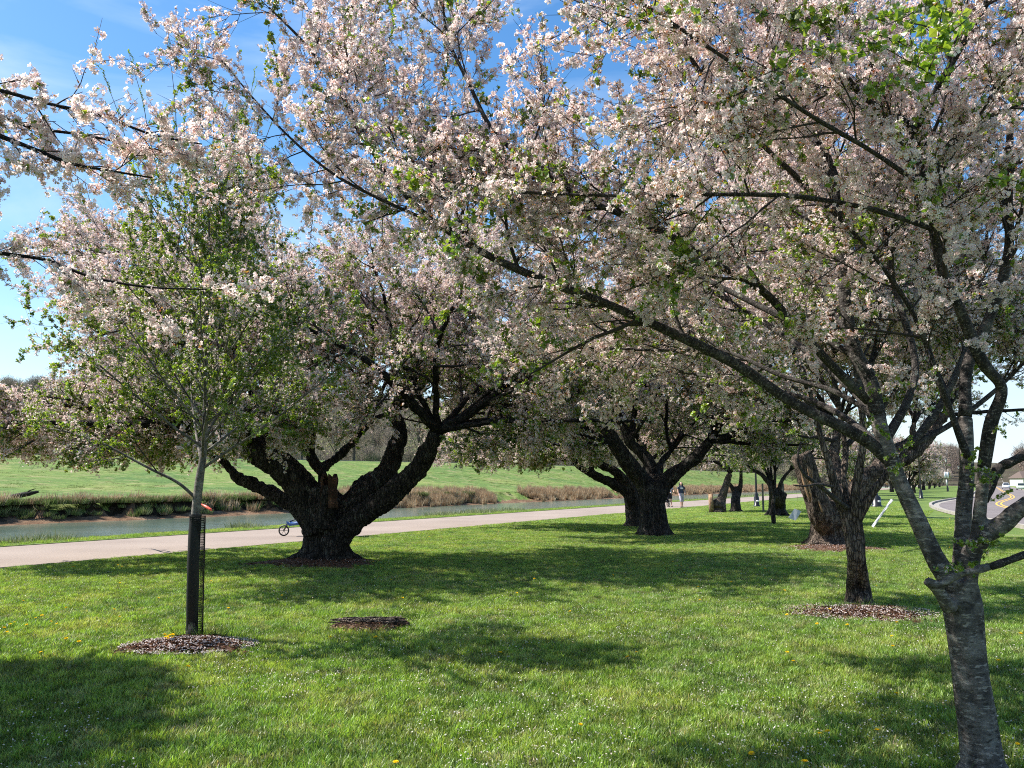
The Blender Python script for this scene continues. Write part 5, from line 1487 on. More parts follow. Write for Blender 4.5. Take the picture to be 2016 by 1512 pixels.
far_tree(612, 'leafy_bush', 'fresh green bush behind the dark parked car', 6.5, 8, GR, lev(192, 11, -.3), None, 'bush', n_=3800, low=.0, leaf=.45)
far_tree(613, 'leafy_bush', 'green shrub right of the dark parked car on the levee', 5.5, 10, GR + DK, lev(207, 11, -.3), None, 'bush', n_=3800, low=.0, leaf=.45)
far_tree(614, 'willow_bush', 'wide orange-brown budding bush behind the first distant lamp post', 7.5, 15, [(.42, .22, .09), (.36, .20, .09), (.34, .24, .10), (.28, .2, .1)], tuple(SN(188, 17)), None, 'bush', n_=6000, low=.12, leaf=.45)
far_tree(615, 'willow_bush', 'yellow-green budding bush beside the orange-brown one', 6.5, 10, [(.30, .27, .10), (.34, .25, .11), (.26, .25, .12)], tuple(SN(205, 12)), None, 'bush', n_=4200, low=.12, leaf=.4)

# ---- reeds and rough growth on the river banks
def tuft(seed, h, w, cols, n_=60, lean=.25, wd=.012):
    rg = np.random.default_rng(seed)
    r0 = rg.uniform(0, w * .4, n_); a0 = rg.uniform(0, 6.28, n_)
    b = np.stack([np.cos(a0) * r0, np.sin(a0) * r0, np.full(n_, -.1)], -1)
    d = np.stack([np.cos(a0) * lean, np.sin(a0) * lean, np.ones(n_)], -1) + rg.normal(size=(n_, 3)) * .15
    hh = h * rg.uniform(.45, 1.1, (n_, 1))
    t_ = b + unit(d) * hh
    s_ = unit(np.cross(d, rg.normal(size=(n_, 3)))) * wd
    md = (b + t_) / 2 + rg.normal(size=(n_, 3)) * h * .03
    v = np.stack([b - s_, b + s_, md + s_ * .8, md - s_ * .8, t_], 1)
    cc = np.array(cols)[rg.integers(len(cols), size=n_)] * rg.uniform(.6, 1.25, (n_, 1))
    i = np.arange(n_)[:, None] * 5
    m_ = MB(); m_.add(v.reshape(-1, 3), np.concatenate([i, i + 1, i + 2, i + 3], 1), np.concatenate([i + 3, i + 2, i + 4], 1), col=np.repeat(cc[:, None], 5, 1).reshape(-1, 3))
    return m_.mesh('tuft', [M['haze_leaf']], smooth=False)
TAN = [(.56, .42, .26), (.48, .33, .19), (.64, .51, .34), (.38, .24, .13)]
TG = scatter_group('tufts', source_collection('tuft', [tuft(700, 1.3, 1.0, TAN, 90, .15, .02), tuft(701, 1.0, 1.1, TAN, 90, .3, .02), tuft(702, .55, 1.0, [(.17, .25, .07), (.21, .28, .08), (.34, .33, .16)], 90, .5, .018),
                                                       tuft(703, .32, .5, [(.30, .34, .14), (.45, .45, .28), (.16, .24, .06)], 40, .4, .008), tuft(704, .5, .8, [(.12, .15, .05), (.32, .26, .15), (.16, .21, .06)], 80, .9, .02)]))
def strew(name, s, n, z, vi, sc_):
    k = len(s); p = SN(s, n, 0); p[:, 2] = z
    return scatter(name, p, np.stack([np.zeros(k), np.zeros(k), rgW.uniform(0, 6.28, k)], -1), sc_, vi, TG, None, [M['haze_leaf']])
k = 5200
s = 72 + 330 * rgW.uniform(0, 1, k) ** 1.6; e = bank_edge(s); n = e + 3.4 + rgW.normal(size=k) * .9 + rgW.uniform(0, 1.6, k)
s2 = rgW.uniform(30, 74, 300)
keep = (n < 66) & (fbm(s * .12 + 9, s * 0 + 4, 12) > .33)
s, n = s[keep], n[keep]
zz_ = np.clip((n - bank_edge(s)) * .36 - 2.0, -1.3, .3)
strew('reed_bank', s, n, zz_, rgW.choice([0, 0, 1], len(s)), rgW.uniform(.6, 1.15, len(s)))
k = 2600
s = 20 + 75 * rgW.uniform(0, 1, k); d_ = 3.7 + (fbm(s * .5 + 8, s * 0 + 2, 6) - .47) * 3.4
n = bank_edge(s) + d_ + rgW.uniform(.1, 1.4, k); zz_ = np.full(k, .1)
low_ = rgW.uniform(size=k) < .07
fr_ = rgW.uniform(.75, 1.05, k); n = np.where(low_, bank_edge(s) + d_ * fr_, n); zz_ = np.where(low_, -1.0 + (fr_ - .75) * 2.5, .1)
strew('bank_grass', s, n, zz_, rgW.choice([2, 2, 4, 4, 1], k, p=[.3, .3, .2, .12, .08]), rgW.uniform(.6, 1.2, k))
k = 2600
s = rgW.uniform(5, 150, k); n = 22.0 + (fbm(s * .35 + 30, s * 0 + 3, 5) - .47) * 0.8 + rgW.uniform(-.5, .5, k)
strew('verge_weeds', s, n, np.full(k, 0.0), np.full(k, 3), rgW.uniform(.35, 1.0, k) * (.6 + 1.0 * (fbm(s * .25 + 3, s * 0 + 8, 5) > .52)))
# rough tufts on the levee slope
k = 9000
s = rgW.uniform(10, 330, k); n = 61 + (top_n(s) - 63) * rgW.uniform(0, 1, k) ** 1.5
kk = np.clip((n - 60.5) / (top_n(s) - 60.5), 0, 1)
zz_ = 0.05 + (LTOP - 0.15) * (0.25 * kk + 0.75 * kk * kk * (3 - 2 * kk))
strew('levee_grass', s, n, zz_, rgW.choice([2, 4, 3], k, p=[.72, .16, .12]), np.stack([rgW.uniform(.7, 1.6, k)] * 2 + [rgW.uniform(.2, .5, k)], -1))
# driftwood, red scrap on the bank
p0 = SN(44, 66); 
def gpt(px, py, Y): return P(px, py, Y)
root = empty('driftwood_log', P(50, 975, 62), 'weathered brown log lying on the rough levee slope at far left', 'log')
mb = MB(); q = np.array([P(22, 978, 62), P(40, 975, 62.2), P(58, 972, 62.1), P(76, 968, 62.3)]); tubes(mb, q, np.array([.16, .2, .17, .08]), 8, cap=True); mb.build('log_stem', M['limb_dark'], root)
mb = MB(); tubes(mb, np.array([P(48, 974, 62.1), P(58, 966, 62.1), P(70, 962, 62.2)]), np.array([.07, .05, .03]), 6, cap=True); mb.build('branch_stub', M['limb_dark'], root)
mb = MB()
q = smooth_line([P(396, 992, 57.6), P(403, 996, 57.2), P(411, 1001, 57.0), P(418, 1005, 56.9)], 4)
tubes(mb, q, np.array([.02, .04, .06, .07, .08, .09, .10, .10, .09, .09, .09, .06, .02])[:len(q)], 9)
o = mb.build('plastic_scrap', plain('bright orange red plastic', (.75, .09, .03), .4))
tag(o, 'bright orange-red plastic scrap caught on the eroded far bank', 'debris')

# ================================================================== LAMPS, SIGNS, STAKES
def lamp(px, py, Yd, label, h=5.6, fat=1.0, ref=None):
    b = P(px, py, Yd); b[2] = 0
    root = empty('street_lamp', b, label, 'lamp post', 'black lamp posts in the park')
    mb = MB()
    lathe(mb, [(.23 * fat, 0), (.23 * fat, .10), (.17 * fat, .14), (.17 * fat, .62), (.12 * fat, .72), (.13, .80), (.075, .95)], b, 12); mb.build('base', M['black_metal'], root)
    mb = MB(); lathe(mb, [(.07, .93), (.060, 2.5), (.045, h - 1.05), (.09, h - 1.0), (.05, h - .93), (.12, h - .82)], b, 10); mb.build('post', M['black_metal'], root)
    mb = MB(); lathe(mb, [(.11, h - .80), (.21, h - .30), (.20, h - .28)], b, 8); g = mb.build('lantern_glass', M['lamp_glass'], root, smooth=False)
    mb = MB()
    for k in range(4):
        a_ = k * math.pi / 2
        tubes(mb, np.array([b + [math.cos(a_) * .125, math.sin(a_) * .125, h - .82], b + [math.cos(a_) * .225, math.sin(a_) * .225, h - .28]]), np.array([.014, .014]), 4)
    lathe(mb, [(.25, h - .29), (.24, h - .25), (.10, h - .08), (.05, h - .05), (.03, h + .05), (.0, h + .12)], b, 8); mb.build('lantern_cap', M['black_metal'], root)
    return root, b
l1, lb1 = lamp(1490, 998, 54, 'black lamp post between the stumpy cherry and the staked sapling', 5.6)
l2, lb2 = lamp(1813.5, 981, 82, 'black lamp post nearest the road kerb, between the two white signs', 6.0)
l3, lb3 = lamp(1866, 967.5, 146, 'distant black lamp post with a white banner sign beside it', 6.0)
l4, lb4 = lamp(1889.5, 961, 215, 'farthest thin black lamp post next to the big silvery trunk', 6.0)
l5, lb5 = lamp(1726, 998, 53.5, 'black post on a wide square base with a white label, under the low fork', 5.2, 1.7)
for rt, bb in ((l1, lb1), (l5, lb5)):
    mb = MB(); box(mb, (bb[0] - .09, bb[1] - .43 if bb is lb5 else bb[1] - .25, .34), (bb[0] + .09, bb[1] - .41 if bb is lb5 else bb[1] - .235, .44)); mb.build('label_plate', M['white_paint'], rt)
def sign(px, py, Yd, w, h, zc, label, two=False, pole=True):
    b = P(px, py, Yd); b[2] = 0
    root = empty('park_sign', b, label, 'sign')
    mb = MB()
    if two:
        for s_ in (-1, 1): 
            mb = MB(); box(mb, (b[0] + s_ * w * .30 - w * .26, b[1] - .02, zc - h / 2), (b[0] + s_ * w * .30 + w * .26, b[1] + .02, zc + h / 2)); mb.build('sign_panel', M['white_paint'], root)
    else:
        box(mb, (b[0] - w / 2, b[1] - .02, zc - h / 2), (b[0] + w / 2, b[1] + .02, zc + h / 2)); mb.build('sign_panel', M['white_paint'], root)
    mb = MB(); tubes(mb, np.array([b, b + [0, 0.05, zc + h * .3]]), np.array([.04, .04]), 6); mb.build('sign_post', M['black_metal'], root)
sign(1792, 969, 125, .62, .78, 1.9, 'white two-panel sign on a thin post left of the near lamp post', two=True)
sign(1865.5, 968, 143, .72, 1.1, 2.9, 'white upright sign mounted above a smaller one at the distant lamp', two=True)
sign(1865, 968.2, 142.5, .22, 1.0, 1.6, 'small narrow white sign low on the distant lamp post')
mw = plain('grey weathered stake wood', (.16, .14, .11), .9)
for px_, py_, yy, lb in ((1503, 1007, 45, 'thin grey wooden stake right of the black lamp post'), (1543.5, 1006, 46, 'thin grey wooden stake right of the squat double trunk')):
    b = P(px_, py_, yy); b[2] = 0
    mb = MB(); box(mb, (b[0] - .045, b[1] - .045, -.05), (b[0] + .045, b[1] + .045, 1.55), taper=.85)
    tag(mb.build('stake', mw, smooth=False), lb, 'stake', 'wooden tree stakes')

# paper tags hanging from the near limbs
def paper_tag(c, u, v_, label, hang):
    c = np.array(c); u = np.array(u); v_ = np.array(v_)
    root = empty('paper_tag', c, label, 'tag')
    n_ = unit(np.cross(u, v_)); mb = MB(); g = 6; vs = []
    for i in range(g):
        for j in range(g):
            a_, b_ = i / (g - 1) - .5, j / (g - 1) - .5
            vs.append(c + u * a_ + v_ * b_ + n_ * min(.012, .04 * np.linalg.norm(u)) * math.sin(a_ * 5 + b_ * 3))
    vs = np.array(vs); back = vs + n_ * .0012
    q = [(i * g + j, i * g + j + 1, (i + 1) * g + j + 1, (i + 1) * g + j) for i in range(g - 1) for j in range(g - 1)]
    mb.add(vs, q, col=(.66, .68, .70)); mb.add(back, [t[::-1] for t in q], col=(.66, .68, .70))
    mb.build('sheet', M['paper'], root)
    mb = MB(); top = c + v_ * .5
    tubes(mb, np.array([top, (top + hang) / 2 + [.01, 0, 0], hang]), np.full(3, .0010), 3); mb.build('string', M['limb_dark'], root)
Yt = 10.3
paper_tag(P(1565, 1013, Yt), P(1572, 1016, Yt) - P(1558, 1010, Yt), P(1571, 1003, Yt + .03) - P(1559, 1021, Yt), 'small tilted white paper tag hanging left of the twin-stemmed cherry', P(1566, 955, Y2 - .7))
paper_tag(P(1737, 1010, 7.6), np.array([.016, .08, .010]), P(1756, 984, 7.6) - P(1716, 1037, 7.6), 'long narrow white paper tag seen edge-on between the twin-stemmed cherry and the banded trunk', P(1775, 962, 4.6 * 1.0))

# ================================================================== MULCH, STUMP, FLOWERS
def mulch(px, py, rx, ry, label, hgt=.075, chips=1100, petals=700, seed=1, tilt=0.0):
    c = G(px, py); rg = np.random.default_rng(seed)
    def edge(a_): return 1 + .17 * np.sin(a_ * 3 + seed) + .12 * np.sin(a_ * 7 + seed * 2) + .09 * np.sin(a_ * 13 + seed * 3) + .07 * np.sin(a_ * 22 + seed)
    mb = MB(); nr_, na = 9, 64; vs = []
    for i in range(nr_ + 1):
        for j in range(na):
            a_ = 6.283 * j / na; r_ = i / nr_
            e = edge(a_)
            x = math.cos(a_) * rx * r_ * e; y = math.sin(a_) * ry * r_ * e
            z = hgt * (1 - r_ ** 2.2) + .018 * noise.noise(Vector((x * 9, y * 9, seed))) * (1 - r_) + (-.02 if i == nr_ else 0)
            vs.append((c[0] + x, c[1] + y, z + .01))
    q = [(i * na + j, i * na + (j + 1) % na, (i + 1) * na + (j + 1) % na, (i + 1) * na + j) for i in range(nr_) for j in range(na)]
    mb.add(vs, q)
    def zat(r_): return hgt * (1 - r_ ** 2.2) + .012
    k = chips; r_ = np.sqrt(rg.uniform(0, 1, k)); a_ = rg.uniform(0, 6.283, k)
    e = edge(a_)
    p = np.stack([c[0] + np.cos(a_) * rx * r_ * e, c[1] + np.sin(a_) * ry * r_ * e, zat(r_) + rg.uniform(0, .012, k)], -1)
    def chipset(p, ln, wd, cols, mi, flat=.35):
        k = len(p)
        u = unit(rg.normal(size=(k, 3)) * [1, 1, flat]) * rg.uniform(.5, 1.3, (k, 1)) * ln; w = unit(np.cross(u, rg.normal(size=(k, 3)) * [flat, flat, 1])) * wd
        n_ = unit(np.cross(u, w)) * .004
        v = np.stack([p - u - w, p + u - w, p + u + w, p - u + w, p + n_ * 2], 1)
        cc = np.array(cols)[rg.integers(len(cols), size=k)] * rg.uniform(.6, 1.2, (k, 1))
        i = np.arange(k)[:, None] * 5
        mb.add(v.reshape(-1, 3), tris=np.concatenate([np.concatenate([i, i + 1, i + 4], 1), np.concatenate([i + 1, i + 2, i + 4], 1), np.concatenate([i + 2, i + 3, i + 4], 1), np.concatenate([i + 3, i, i + 4], 1)]), mi=mi, col=np.repeat(cc[:, None], 5, 1).reshape(-1, 3))
    chipset(p, .022, .007, [(.17, .085, .05), (.11, .055, .035), (.26, .15, .10), (.07, .038, .026)], 1)
    k = petals; r_ = np.sqrt(rg.uniform(0, 1.15, k)); a_ = rg.uniform(0, 6.283, k)
    p = np.stack([c[0] + np.cos(a_) * rx * r_, c[1] + np.sin(a_) * ry * r_, np.maximum(zat(np.minimum(r_, 1)), .03) + .012], -1)
    chipset(p, .0085, .006, [(.80, .68, .62), (.85, .77, .72), (.7, .54, .48)], 1, .2)
    o = mb.build('mulch_bed', [M['mulch'], M['haze_leaf']], smooth=False)
    return tag(o, label, 'mulch bed', kind='stuff')
mulch(372, 1277, .62, .43, 'petal-strewn ring of brown mulch around the young cherry in its guard', seed=3, petals=1500, chips=1600)
mulch(1696, 1210, .86, .66, 'patchy petal-covered mulch around the twin-stemmed cherry', seed=5, petals=1300, chips=1500, hgt=.052)
mulch(1640, 1082, 1.15, 1.0, 'sparse litter around the foot of the broken snag cherry', seed=8, petals=500, chips=900, hgt=.08)
mulch(628, 1112, 1.25, .85, 'bare root mound around the massive black trunk', seed=11, petals=120, chips=900, hgt=.11)

# old cut stump level with the lawn
b = G(728, 1238); root = empty('tree_stump', (b[0], b[1], 0), 'low rotten stump remains with orange-brown chips in the open grass', 'stump')
rgS = np.random.default_rng(5)
mb = MB(); na = 36; vs = []
for i, (r_, z) in enumerate([(1.12, -.02), (1.04, .045), (.96, .075), (.84, .08), (.6, .05), (.35, .04), (.1, .045)]):
    for j in range(na):
        a_ = 6.283 * j / na; e = 1 + .14 * math.sin(a_ * 3) + .10 * math.sin(a_ * 8 + 1) + rgS.uniform(-.08, .08)
        front = max(0, -math.sin(a_)) * .75
        vs.append((b[0] + math.cos(a_) * .36 * r_ * e, b[1] + .02 + math.sin(a_) * .22 * r_ * e, z * (1 - front) + rgS.uniform(-.018, .018)))
q = [(i * na + j, i * na + (j + 1) % na, (i + 1) * na + (j + 1) % na, (i + 1) * na + j) for i in range(6) for j in range(na)]
mb.add(vs, q); mb.build('stump_rim', M['rot_wood'], root, smooth=False)
mb = MB()
for k in range(70):
    x = rgS.uniform(-.36, .30); y = .06 + rgS.uniform(-.14, .12); ln_ = rgS.uniform(.04, .14); an_ = rgS.uniform(-.35, .35)
    d_ = np.array([math.cos(an_) * ln_, math.sin(an_) * ln_, rgS.uniform(-.01, .01)]); c_ = np.array([b[0] + x, b[1] + y, .075 + rgS.uniform(0, .025)])
    tubes(mb, np.array([c_ - d_, c_ + [0, 0, .006], c_ + d_]), np.array([.003, .008, .003]), 4)
o = mb.build('splinters', M['stub_bark'], root); o['kind'] = 'stuff'
mb = MB()
k = 900; x = rgS.normal(size=k) * .16 - .02; y = rgS.normal(size=k) * .07 - .14
p = np.stack([b[0] + x, b[1] + y, np.full(k, .045) + rgS.uniform(0, .02, k)], -1); u = unit(rgS.normal(size=(k, 3)) * [1, 1, .4]) * .018; w = unit(np.cross(u, rgS.normal(size=(k, 3)))) * .008
cc = np.array([(.34, .19, .11), (.22, .12, .07), (.5, .36, .25), (.12, .07, .05)])[rgS.integers(4, size=k)]
i = np.arange(k)[:, None] * 3
mb.add(np.stack([p - u, p + u, p + w], 1).reshape(-1, 3), tris=np.concatenate([i, i + 1, i + 2], 1), col=np.repeat(cc[:, None], 3, 1).reshape(-1, 3))
o = mb.build('wood_chips', M['haze_leaf'], root, smooth=False); o['kind'] = 'stuff'

# dandelions: each a flower head on its stem
def dandelion_parts(seed):
    rg = np.random.default_rng(seed); mb = MB()
    for ring, (nn_, r_, z) in enumerate([(14, .019, .004), (12, .015, .008), (9, .010, .010)]):
        for k in range(nn_):
            a_ = 6.283 * k / nn_ + ring; c_, s_ = math.cos(a_), math.sin(a_)
            mb.add([(0, 0, 0), (c_ * r_ - s_ * .003, s_ * r_ + c_ * .003, z), (c_ * r_ + s_ * .003, s_ * r_ - c_ * .003, z)], tris=[(0, 1, 2)], col=(.85, .60 + rg.uniform(-.06, .04), .02))
    st_ = MB(); tubes(st_, np.array([[0, 0, -.075], [.004, 0, -.03], [0, 0, 0]]), np.full(3, .0022), 5, col=(.16, .24, .06))
    return mb.mesh('flower_head', M['dandelion'], smooth=False), st_.mesh('stem', M['leaf'])
DM = [dandelion_parts(k) for k in range(3)]
def dandelion(x, y, s_, label):
    r_ = empty('dandelion', (x, y, .072 * s_), label, 'dandelion', 'yellow dandelions in the lawn')
    hd, st_ = DM[random.randrange(3)]
    r_.rotation_euler = (random.uniform(-.35, .15), random.uniform(-.3, .3), random.uniform(0, 6)); r_.scale = (s_,) * 3
    for nm, me in (('flower_head', hd), ('stem', st_)):
        o = link(bpy.data.objects.new(nm, me)); o.parent = r_
photo_d = [(8, 1240), (14, 1246), (20, 1232), (28, 1228), (130, 1200), (100, 1228), (70, 1218), (82, 1217), (112, 1230), (52, 1234), (225, 1205), (235, 1218), (232, 1115), (240, 1117), (236, 1150), (312, 1180), (155, 1270), (80, 1288), (130, 1262), (370, 1320),
           (333, 1260), (327, 1263), (339, 1258), (331, 1266), (341, 1264), (324, 1258), (739, 1261), (793, 1180), (779, 1506), (1253, 1287), (1235, 1298), (1375, 1158), (1440, 1150), (1545, 1167), (1634, 1203), (1628, 1064), (1766, 1230), (1756, 1255), (1758, 1278), (1630, 1448), (1614, 1447), (1728, 1445), (1765, 1368), (1966, 1304), (2010, 1253),
           (1585, 1510), (1506, 1123), (1143, 1432), (1122, 1206), (985, 1290), (1480, 1490), (2004, 1468), (1550, 1288), (1562, 1306), (1018, 1170), (650, 1258), (1870, 1023), (1880, 1026), (1860, 1020), (1860, 1030), (1755, 1003), (1762, 1000), (1748, 1006)]
for k, (px_, py_) in enumerate(photo_d):
    g = G(px_, py_, .05)
    if 318 < px_ < 345 and 1255 < py_ < 1270:
        dandelion(g[0], g[1], 1.25, 'bright yellow dandelion of the clump at the edge of the mulch ring'); bpy.data.objects[-1]
    else: dandelion(g[0], g[1], random.uniform(.8, 1.15), 'small yellow dandelion flower open in the short lawn')
for k in range(70):
    Yq = random.uniform(9, 34); Xq = random.uniform(-.6, .6) * Yq
    if (-Xq * math.cos(AZ) + Yq * math.sin(AZ)) > 15 or dist_road(np.array(Xq), np.array(Yq)) > -.5: continue
    dandelion(Xq, Yq, random.uniform(.8, 1.1), 'small yellow dandelion flower open in the short lawn')

DL = [('the young cherry in its guard', G(378, 1256)), ('the massive black trunk', G(640, 1108)), ('the rotten stump', G(728, 1238)), ('the twin-stemmed cherry', G(1690, 1190)), ('the banded silvery trunk', b1_), ('the thick V-forked trunk', b4),
      ('the broken snag', b3), ('the road kerb', P(1860, 1025, 44)), ('the left end of the lawn', G(40, 1235)), ('the middle of the open lawn', G(1200, 1290)), ('the bottom edge of the lawn', G(1150, 1480)), ('the squat double trunk', b8)]
grp = {}
for o in [o for o in bpy.data.objects if o.type == 'EMPTY' and o.get('category') == 'dandelion']:
    d_ = [math.hypot(o.location.x - q[0], o.location.y - q[1]) for _, q in DL]
    grp.setdefault(int(np.argmin(d_)), []).append(o)
for k, os_ in grp.items():
    os_.sort(key=lambda o: o.location.x / o.location.y)
    for j, o in enumerate(os_):
        o['label'] = 'yellow dandelion, %s from the left among those nearest %s' % (ORD[j], DL[k][0])
# fallen petals
rgP = np.random.default_rng(12)
k = 17000; Yp = 4 + 22 * rgP.uniform(0, 1, k) ** 1.7; Xp = rgP.uniform(-.64, .64, k) * Yp
cl = fbm(Xp * .9 + 30, Yp * .9 + 30, 4) + .14 * (Xp / Yp > .2)
kp = (cl > .46) & ((-Xp * math.cos(AZ) + Yp * math.sin(AZ)) < 15.5)
Xp, Yp = Xp[kp], Yp[kp]; k = len(Xp)
p = np.stack([Xp, Yp, rgP.uniform(.028, .06, k)], -1); u = unit(rgP.normal(size=(k, 3)) * [1, 1, .4]) * .0075; w = unit(np.cross(u, rgP.normal(size=(k, 3)) * [.4, .4, 1])) * .006
cc = np.array(PET)[rgP.integers(5, size=k)]
i = np.arange(k)[:, None] * 4
mb = MB(); mb.add(np.stack([p - u, p + w, p + u, p - w], 1).reshape(-1, 3), np.concatenate([i, i + 1, i + 2, i + 3], 1), col=np.repeat(cc[:, None], 4, 1).reshape(-1, 3))
o = mb.build('fallen_petals', M['petal'], smooth=False); o['kind'] = 'stuff'

# weeds and long grass blades by the trunks
TGW = scatter_group('weeds', source_collection('weed', [tuft(801, .34, .25, [(.08, .15, .03), (.12, .2, .04)], 26, .7, .004), tuft(802, .20, .3, [(.07, .13, .03), (.11, .19, .04)], 30, .9, .008)]))
pts_ = [(P(1880, 1500, 4.4)[0] + rgP.uniform(-.35, .3), 4.45 + rgP.uniform(-.15, .25)) for _ in range(14)]
pts_ += [tuple(G(1690, 1200)[:2] + rgP.normal(size=2) * [.35, .25]) for _ in range(26)] + [tuple(G(1720, 1075)[:2] + rgP.normal(size=2) * [.3, .3]) for _ in range(8)]
pts_ += [tuple(G(400, 1262)[:2] + rgP.normal(size=2) * [.16, .08]) for _ in range(16)] + [tuple(G(812, 1222)[:2] + rgP.normal(size=2) * [.12, .12]) for _ in range(12)]
pts_ = np.array(pts_); k = len(pts_)
o = scatter('weeds', np.concatenate([pts_, np.full((k, 1), .03)], 1), np.stack([np.zeros(k), np.zeros(k), rgP.uniform(0, 6, k)], -1), rgP.uniform(.5, 1.0, k), rgP.choice([0, 1], k), TGW, None, [M['haze_leaf']])

# ================================================================== PEOPLE, STROLLERS, VEHICLES, HOUSE
def fuse(name, lines, voxel, material, parent, T, smooth_it=2, sides=10):
    """tubes fused into one skin; T maps local metres to the world"""
    mb = MB()
    for pts, rad in lines:
        tubes(mb, np.array(pts, float), np.array(rad, float), sides, cap=True)
    me = mb.mesh('tmp', material)
    o = bpy.data.objects.new('tmp', me); link(o)
    r_ = o.modifiers.new('r', 'REMESH'); r_.mode = 'VOXEL'; r_.voxel_size = voxel
    s_ = o.modifiers.new('s', 'SMOOTH'); s_.iterations = smooth_it; s_.factor = .5
    m2 = bpy.data.meshes.new_from_object(o.evaluated_get(bpy.context.evaluated_depsgraph_get()))
    bpy.data.objects.remove(o)
    m2.transform(T)
    m2.materials.clear(); m2.materials.append(material)
    m2.polygons.foreach_set('use_smooth', np.ones(len(m2.polygons), bool))
    ob = link(bpy.data.objects.new(name, m2))
    ob.parent = parent; ob.matrix_parent_inverse = Matrix.Translation(parent.location).inverted()
    return ob
SK = plain('skin', (.55, .33, .24), .55, noise_amt=.05); HAIR = plain('dark hair', (.02, .013, .01), .6)
def person(base, face, height, label, shirt, legs, shoe, arms, legpose, hair_long=False, print_=False, lower='capri'):
    """local frame: x to the person's left, -y forward, z up"""
    root = empty('person', base, label, 'person')
    T = Matrix.Translation(base) @ Matrix.Rotation(face, 4, 'Z') @ Matrix.Scale(height / 1.70, 4)
    B = []; hip = .90
    B.append(([(0, 0, .93), (0, 0, 1.1), (0, 0, 1.30), (0, 0, 1.42)], [.115, .105, .12, .07]))
    for s_ in (-1, 1): B.append(([(s_ * .06, 0, .90), (s_ * .06, 0, 1.12), (s_ * .09, 0, 1.34)], [.10, .085, .075]))
    B.append(([(-.17, 0, 1.38), (0, 0, 1.42), (.17, 0, 1.38)], [.045, .06, .045]))
    B.append(([(0, 0, 1.40), (0, -.01, 1.50)], [.052, .048]))
    B.append(([(0, -.01, 1.48), (0, -.02, 1.55), (0, -.01, 1.62), (0, 0, 1.68)], [.05, .073, .082, .05]))
    B.append(([(0, -.09, 1.60), (0, -.108, 1.57), (0, -.09, 1.555)], [.010, .013, .010]))     # nose
    B.append(([(-.018, -.083, 1.535), (.018, -.083, 1.535)], [.009, .009]))                  # lips
    for s_ in (-1, 1): B.append(([(s_ * .08, 0, 1.60), (s_ * .085, .005, 1.565)], [.014, .010]))   # ears
    SL = []
    for s_, (el, wr) in zip((-1, 1), arms):
        sh = (s_ * .185, 0, 1.37)
        B.append(([sh, el], [.048, .037])); B.append(([el, wr], [.036, .024]))
        SL.append(([sh, tuple(np.array(sh) * .35 + np.array(el) * .65)], [.066, .056]))
        w = np.array(wr); d = unit(w - np.array(el)); sd = unit(np.cross(d, [0, 1, 0.01])); fr = np.cross(sd, d)
        B.append(([w, w + d * .08], [.024, .032]))
        for f, (o_, ln) in enumerate(((-.027, .06), (-.009, .075), (.009, .07), (.027, .055))):
            k0 = w + d * .085 + sd * o_; k1 = k0 + d * ln * .5; B.append(([k0, k1, k1 + unit(d + fr * -.7) * ln * .5], [.0095, .009, .007]))
        k0 = w + d * .03 + sd * .028 * s_; B.append(([k0, k0 + unit(d + sd * s_ * .9) * .045, k0 + unit(d + sd * s_ * .4) * .075], [.011, .010, .008]))
    TR = []; SH = []
    for s_, (kn, an) in zip((-1, 1), legpose):
        hp = (s_ * .085, 0, .90)
        B.append(([hp, kn], [.085, .055])); B.append(([kn, tuple(np.array(kn) * .6 + np.array(an) * .4 + [0, .015, 0]), an], [.053, .054, .036]))
        if lower == 'capri': TR.append(([hp, kn, tuple(np.array(kn) * .7 + np.array(an) * .3)], [.102, .078, .066]))
        else: TR.append(([hp, tuple(np.array(hp) * .1 + np.array(kn) * .9)], [.105, .085]))
        a = np.array(an); B.append(([a, a + [0, -.05, -.05], a + [0, -.13, -.055]], [.035, .035, .028]))
        SH.append(([a + [0, .045, -.045], a + [0, -.05, -.05], a + [0, -.155, -.055]], [.042, .044, .036]))
    TR.append(([(-.07, 0, .92), (.07, 0, .92)], [.122, .122])); TR.append(([(0, 0, .92), (0, 0, 1.0)], [.122, .118]))
    fuse('body', B, .0085, SK, root, T)
    S_ = [([(0, 0, .95), (0, 0, 1.12), (0, 0, 1.32), (0, 0, 1.42)], [.137, .125, .14, .085]), ([(-.17, 0, 1.385), (0, 0, 1.41), (.17, 0, 1.385)], [.062, .078, .062])]
    for s_ in (-1, 1): S_.append(([(s_ * .06, 0, .94), (s_ * .06, 0, 1.12), (s_ * .095, 0, 1.35)], [.122, .105, .09]))
    fuse('shirt', S_ + SL, .013, shirt, root, T)
    fuse('trousers' if lower == 'capri' else 'shorts', TR, .013, legs, root, T)
    for q in SH: fuse('shoe', [q], .012, shoe, root, T)
    H = [([(0, .02, 1.60), (0, .03, 1.66), (0, 0, 1.70)], [.088, .086, .06]), ([(0, .045, 1.66), (0, .07, 1.58), (0, .075, 1.50)], [.07, .075, .05])]
    if hair_long: H += [([(s_ * .07, .03, 1.64), (s_ * .10, .03, 1.52), (s_ * .10, .03, 1.38)], [.04, .045, .03]) for s_ in (-1, 1)] + [([(0, .07, 1.55), (0.02, .10, 1.38)], [.07, .05])]
    fuse('hair', H, .012, HAIR, root, T)
    mb = MB()
    for s_ in (-1, 1):
        c = np.array([s_ * .030, -.088, 1.595]); tubes(mb, np.array([c - [.009, 0, 0], c + [.009, 0, 0]]), np.array([.006, .006]), 6, cap=True)
    o = mb.build('eyes', HAIR); o.data.transform(T); o.parent = root; o.matrix_parent_inverse = Matrix.Translation(root.location).inverted()
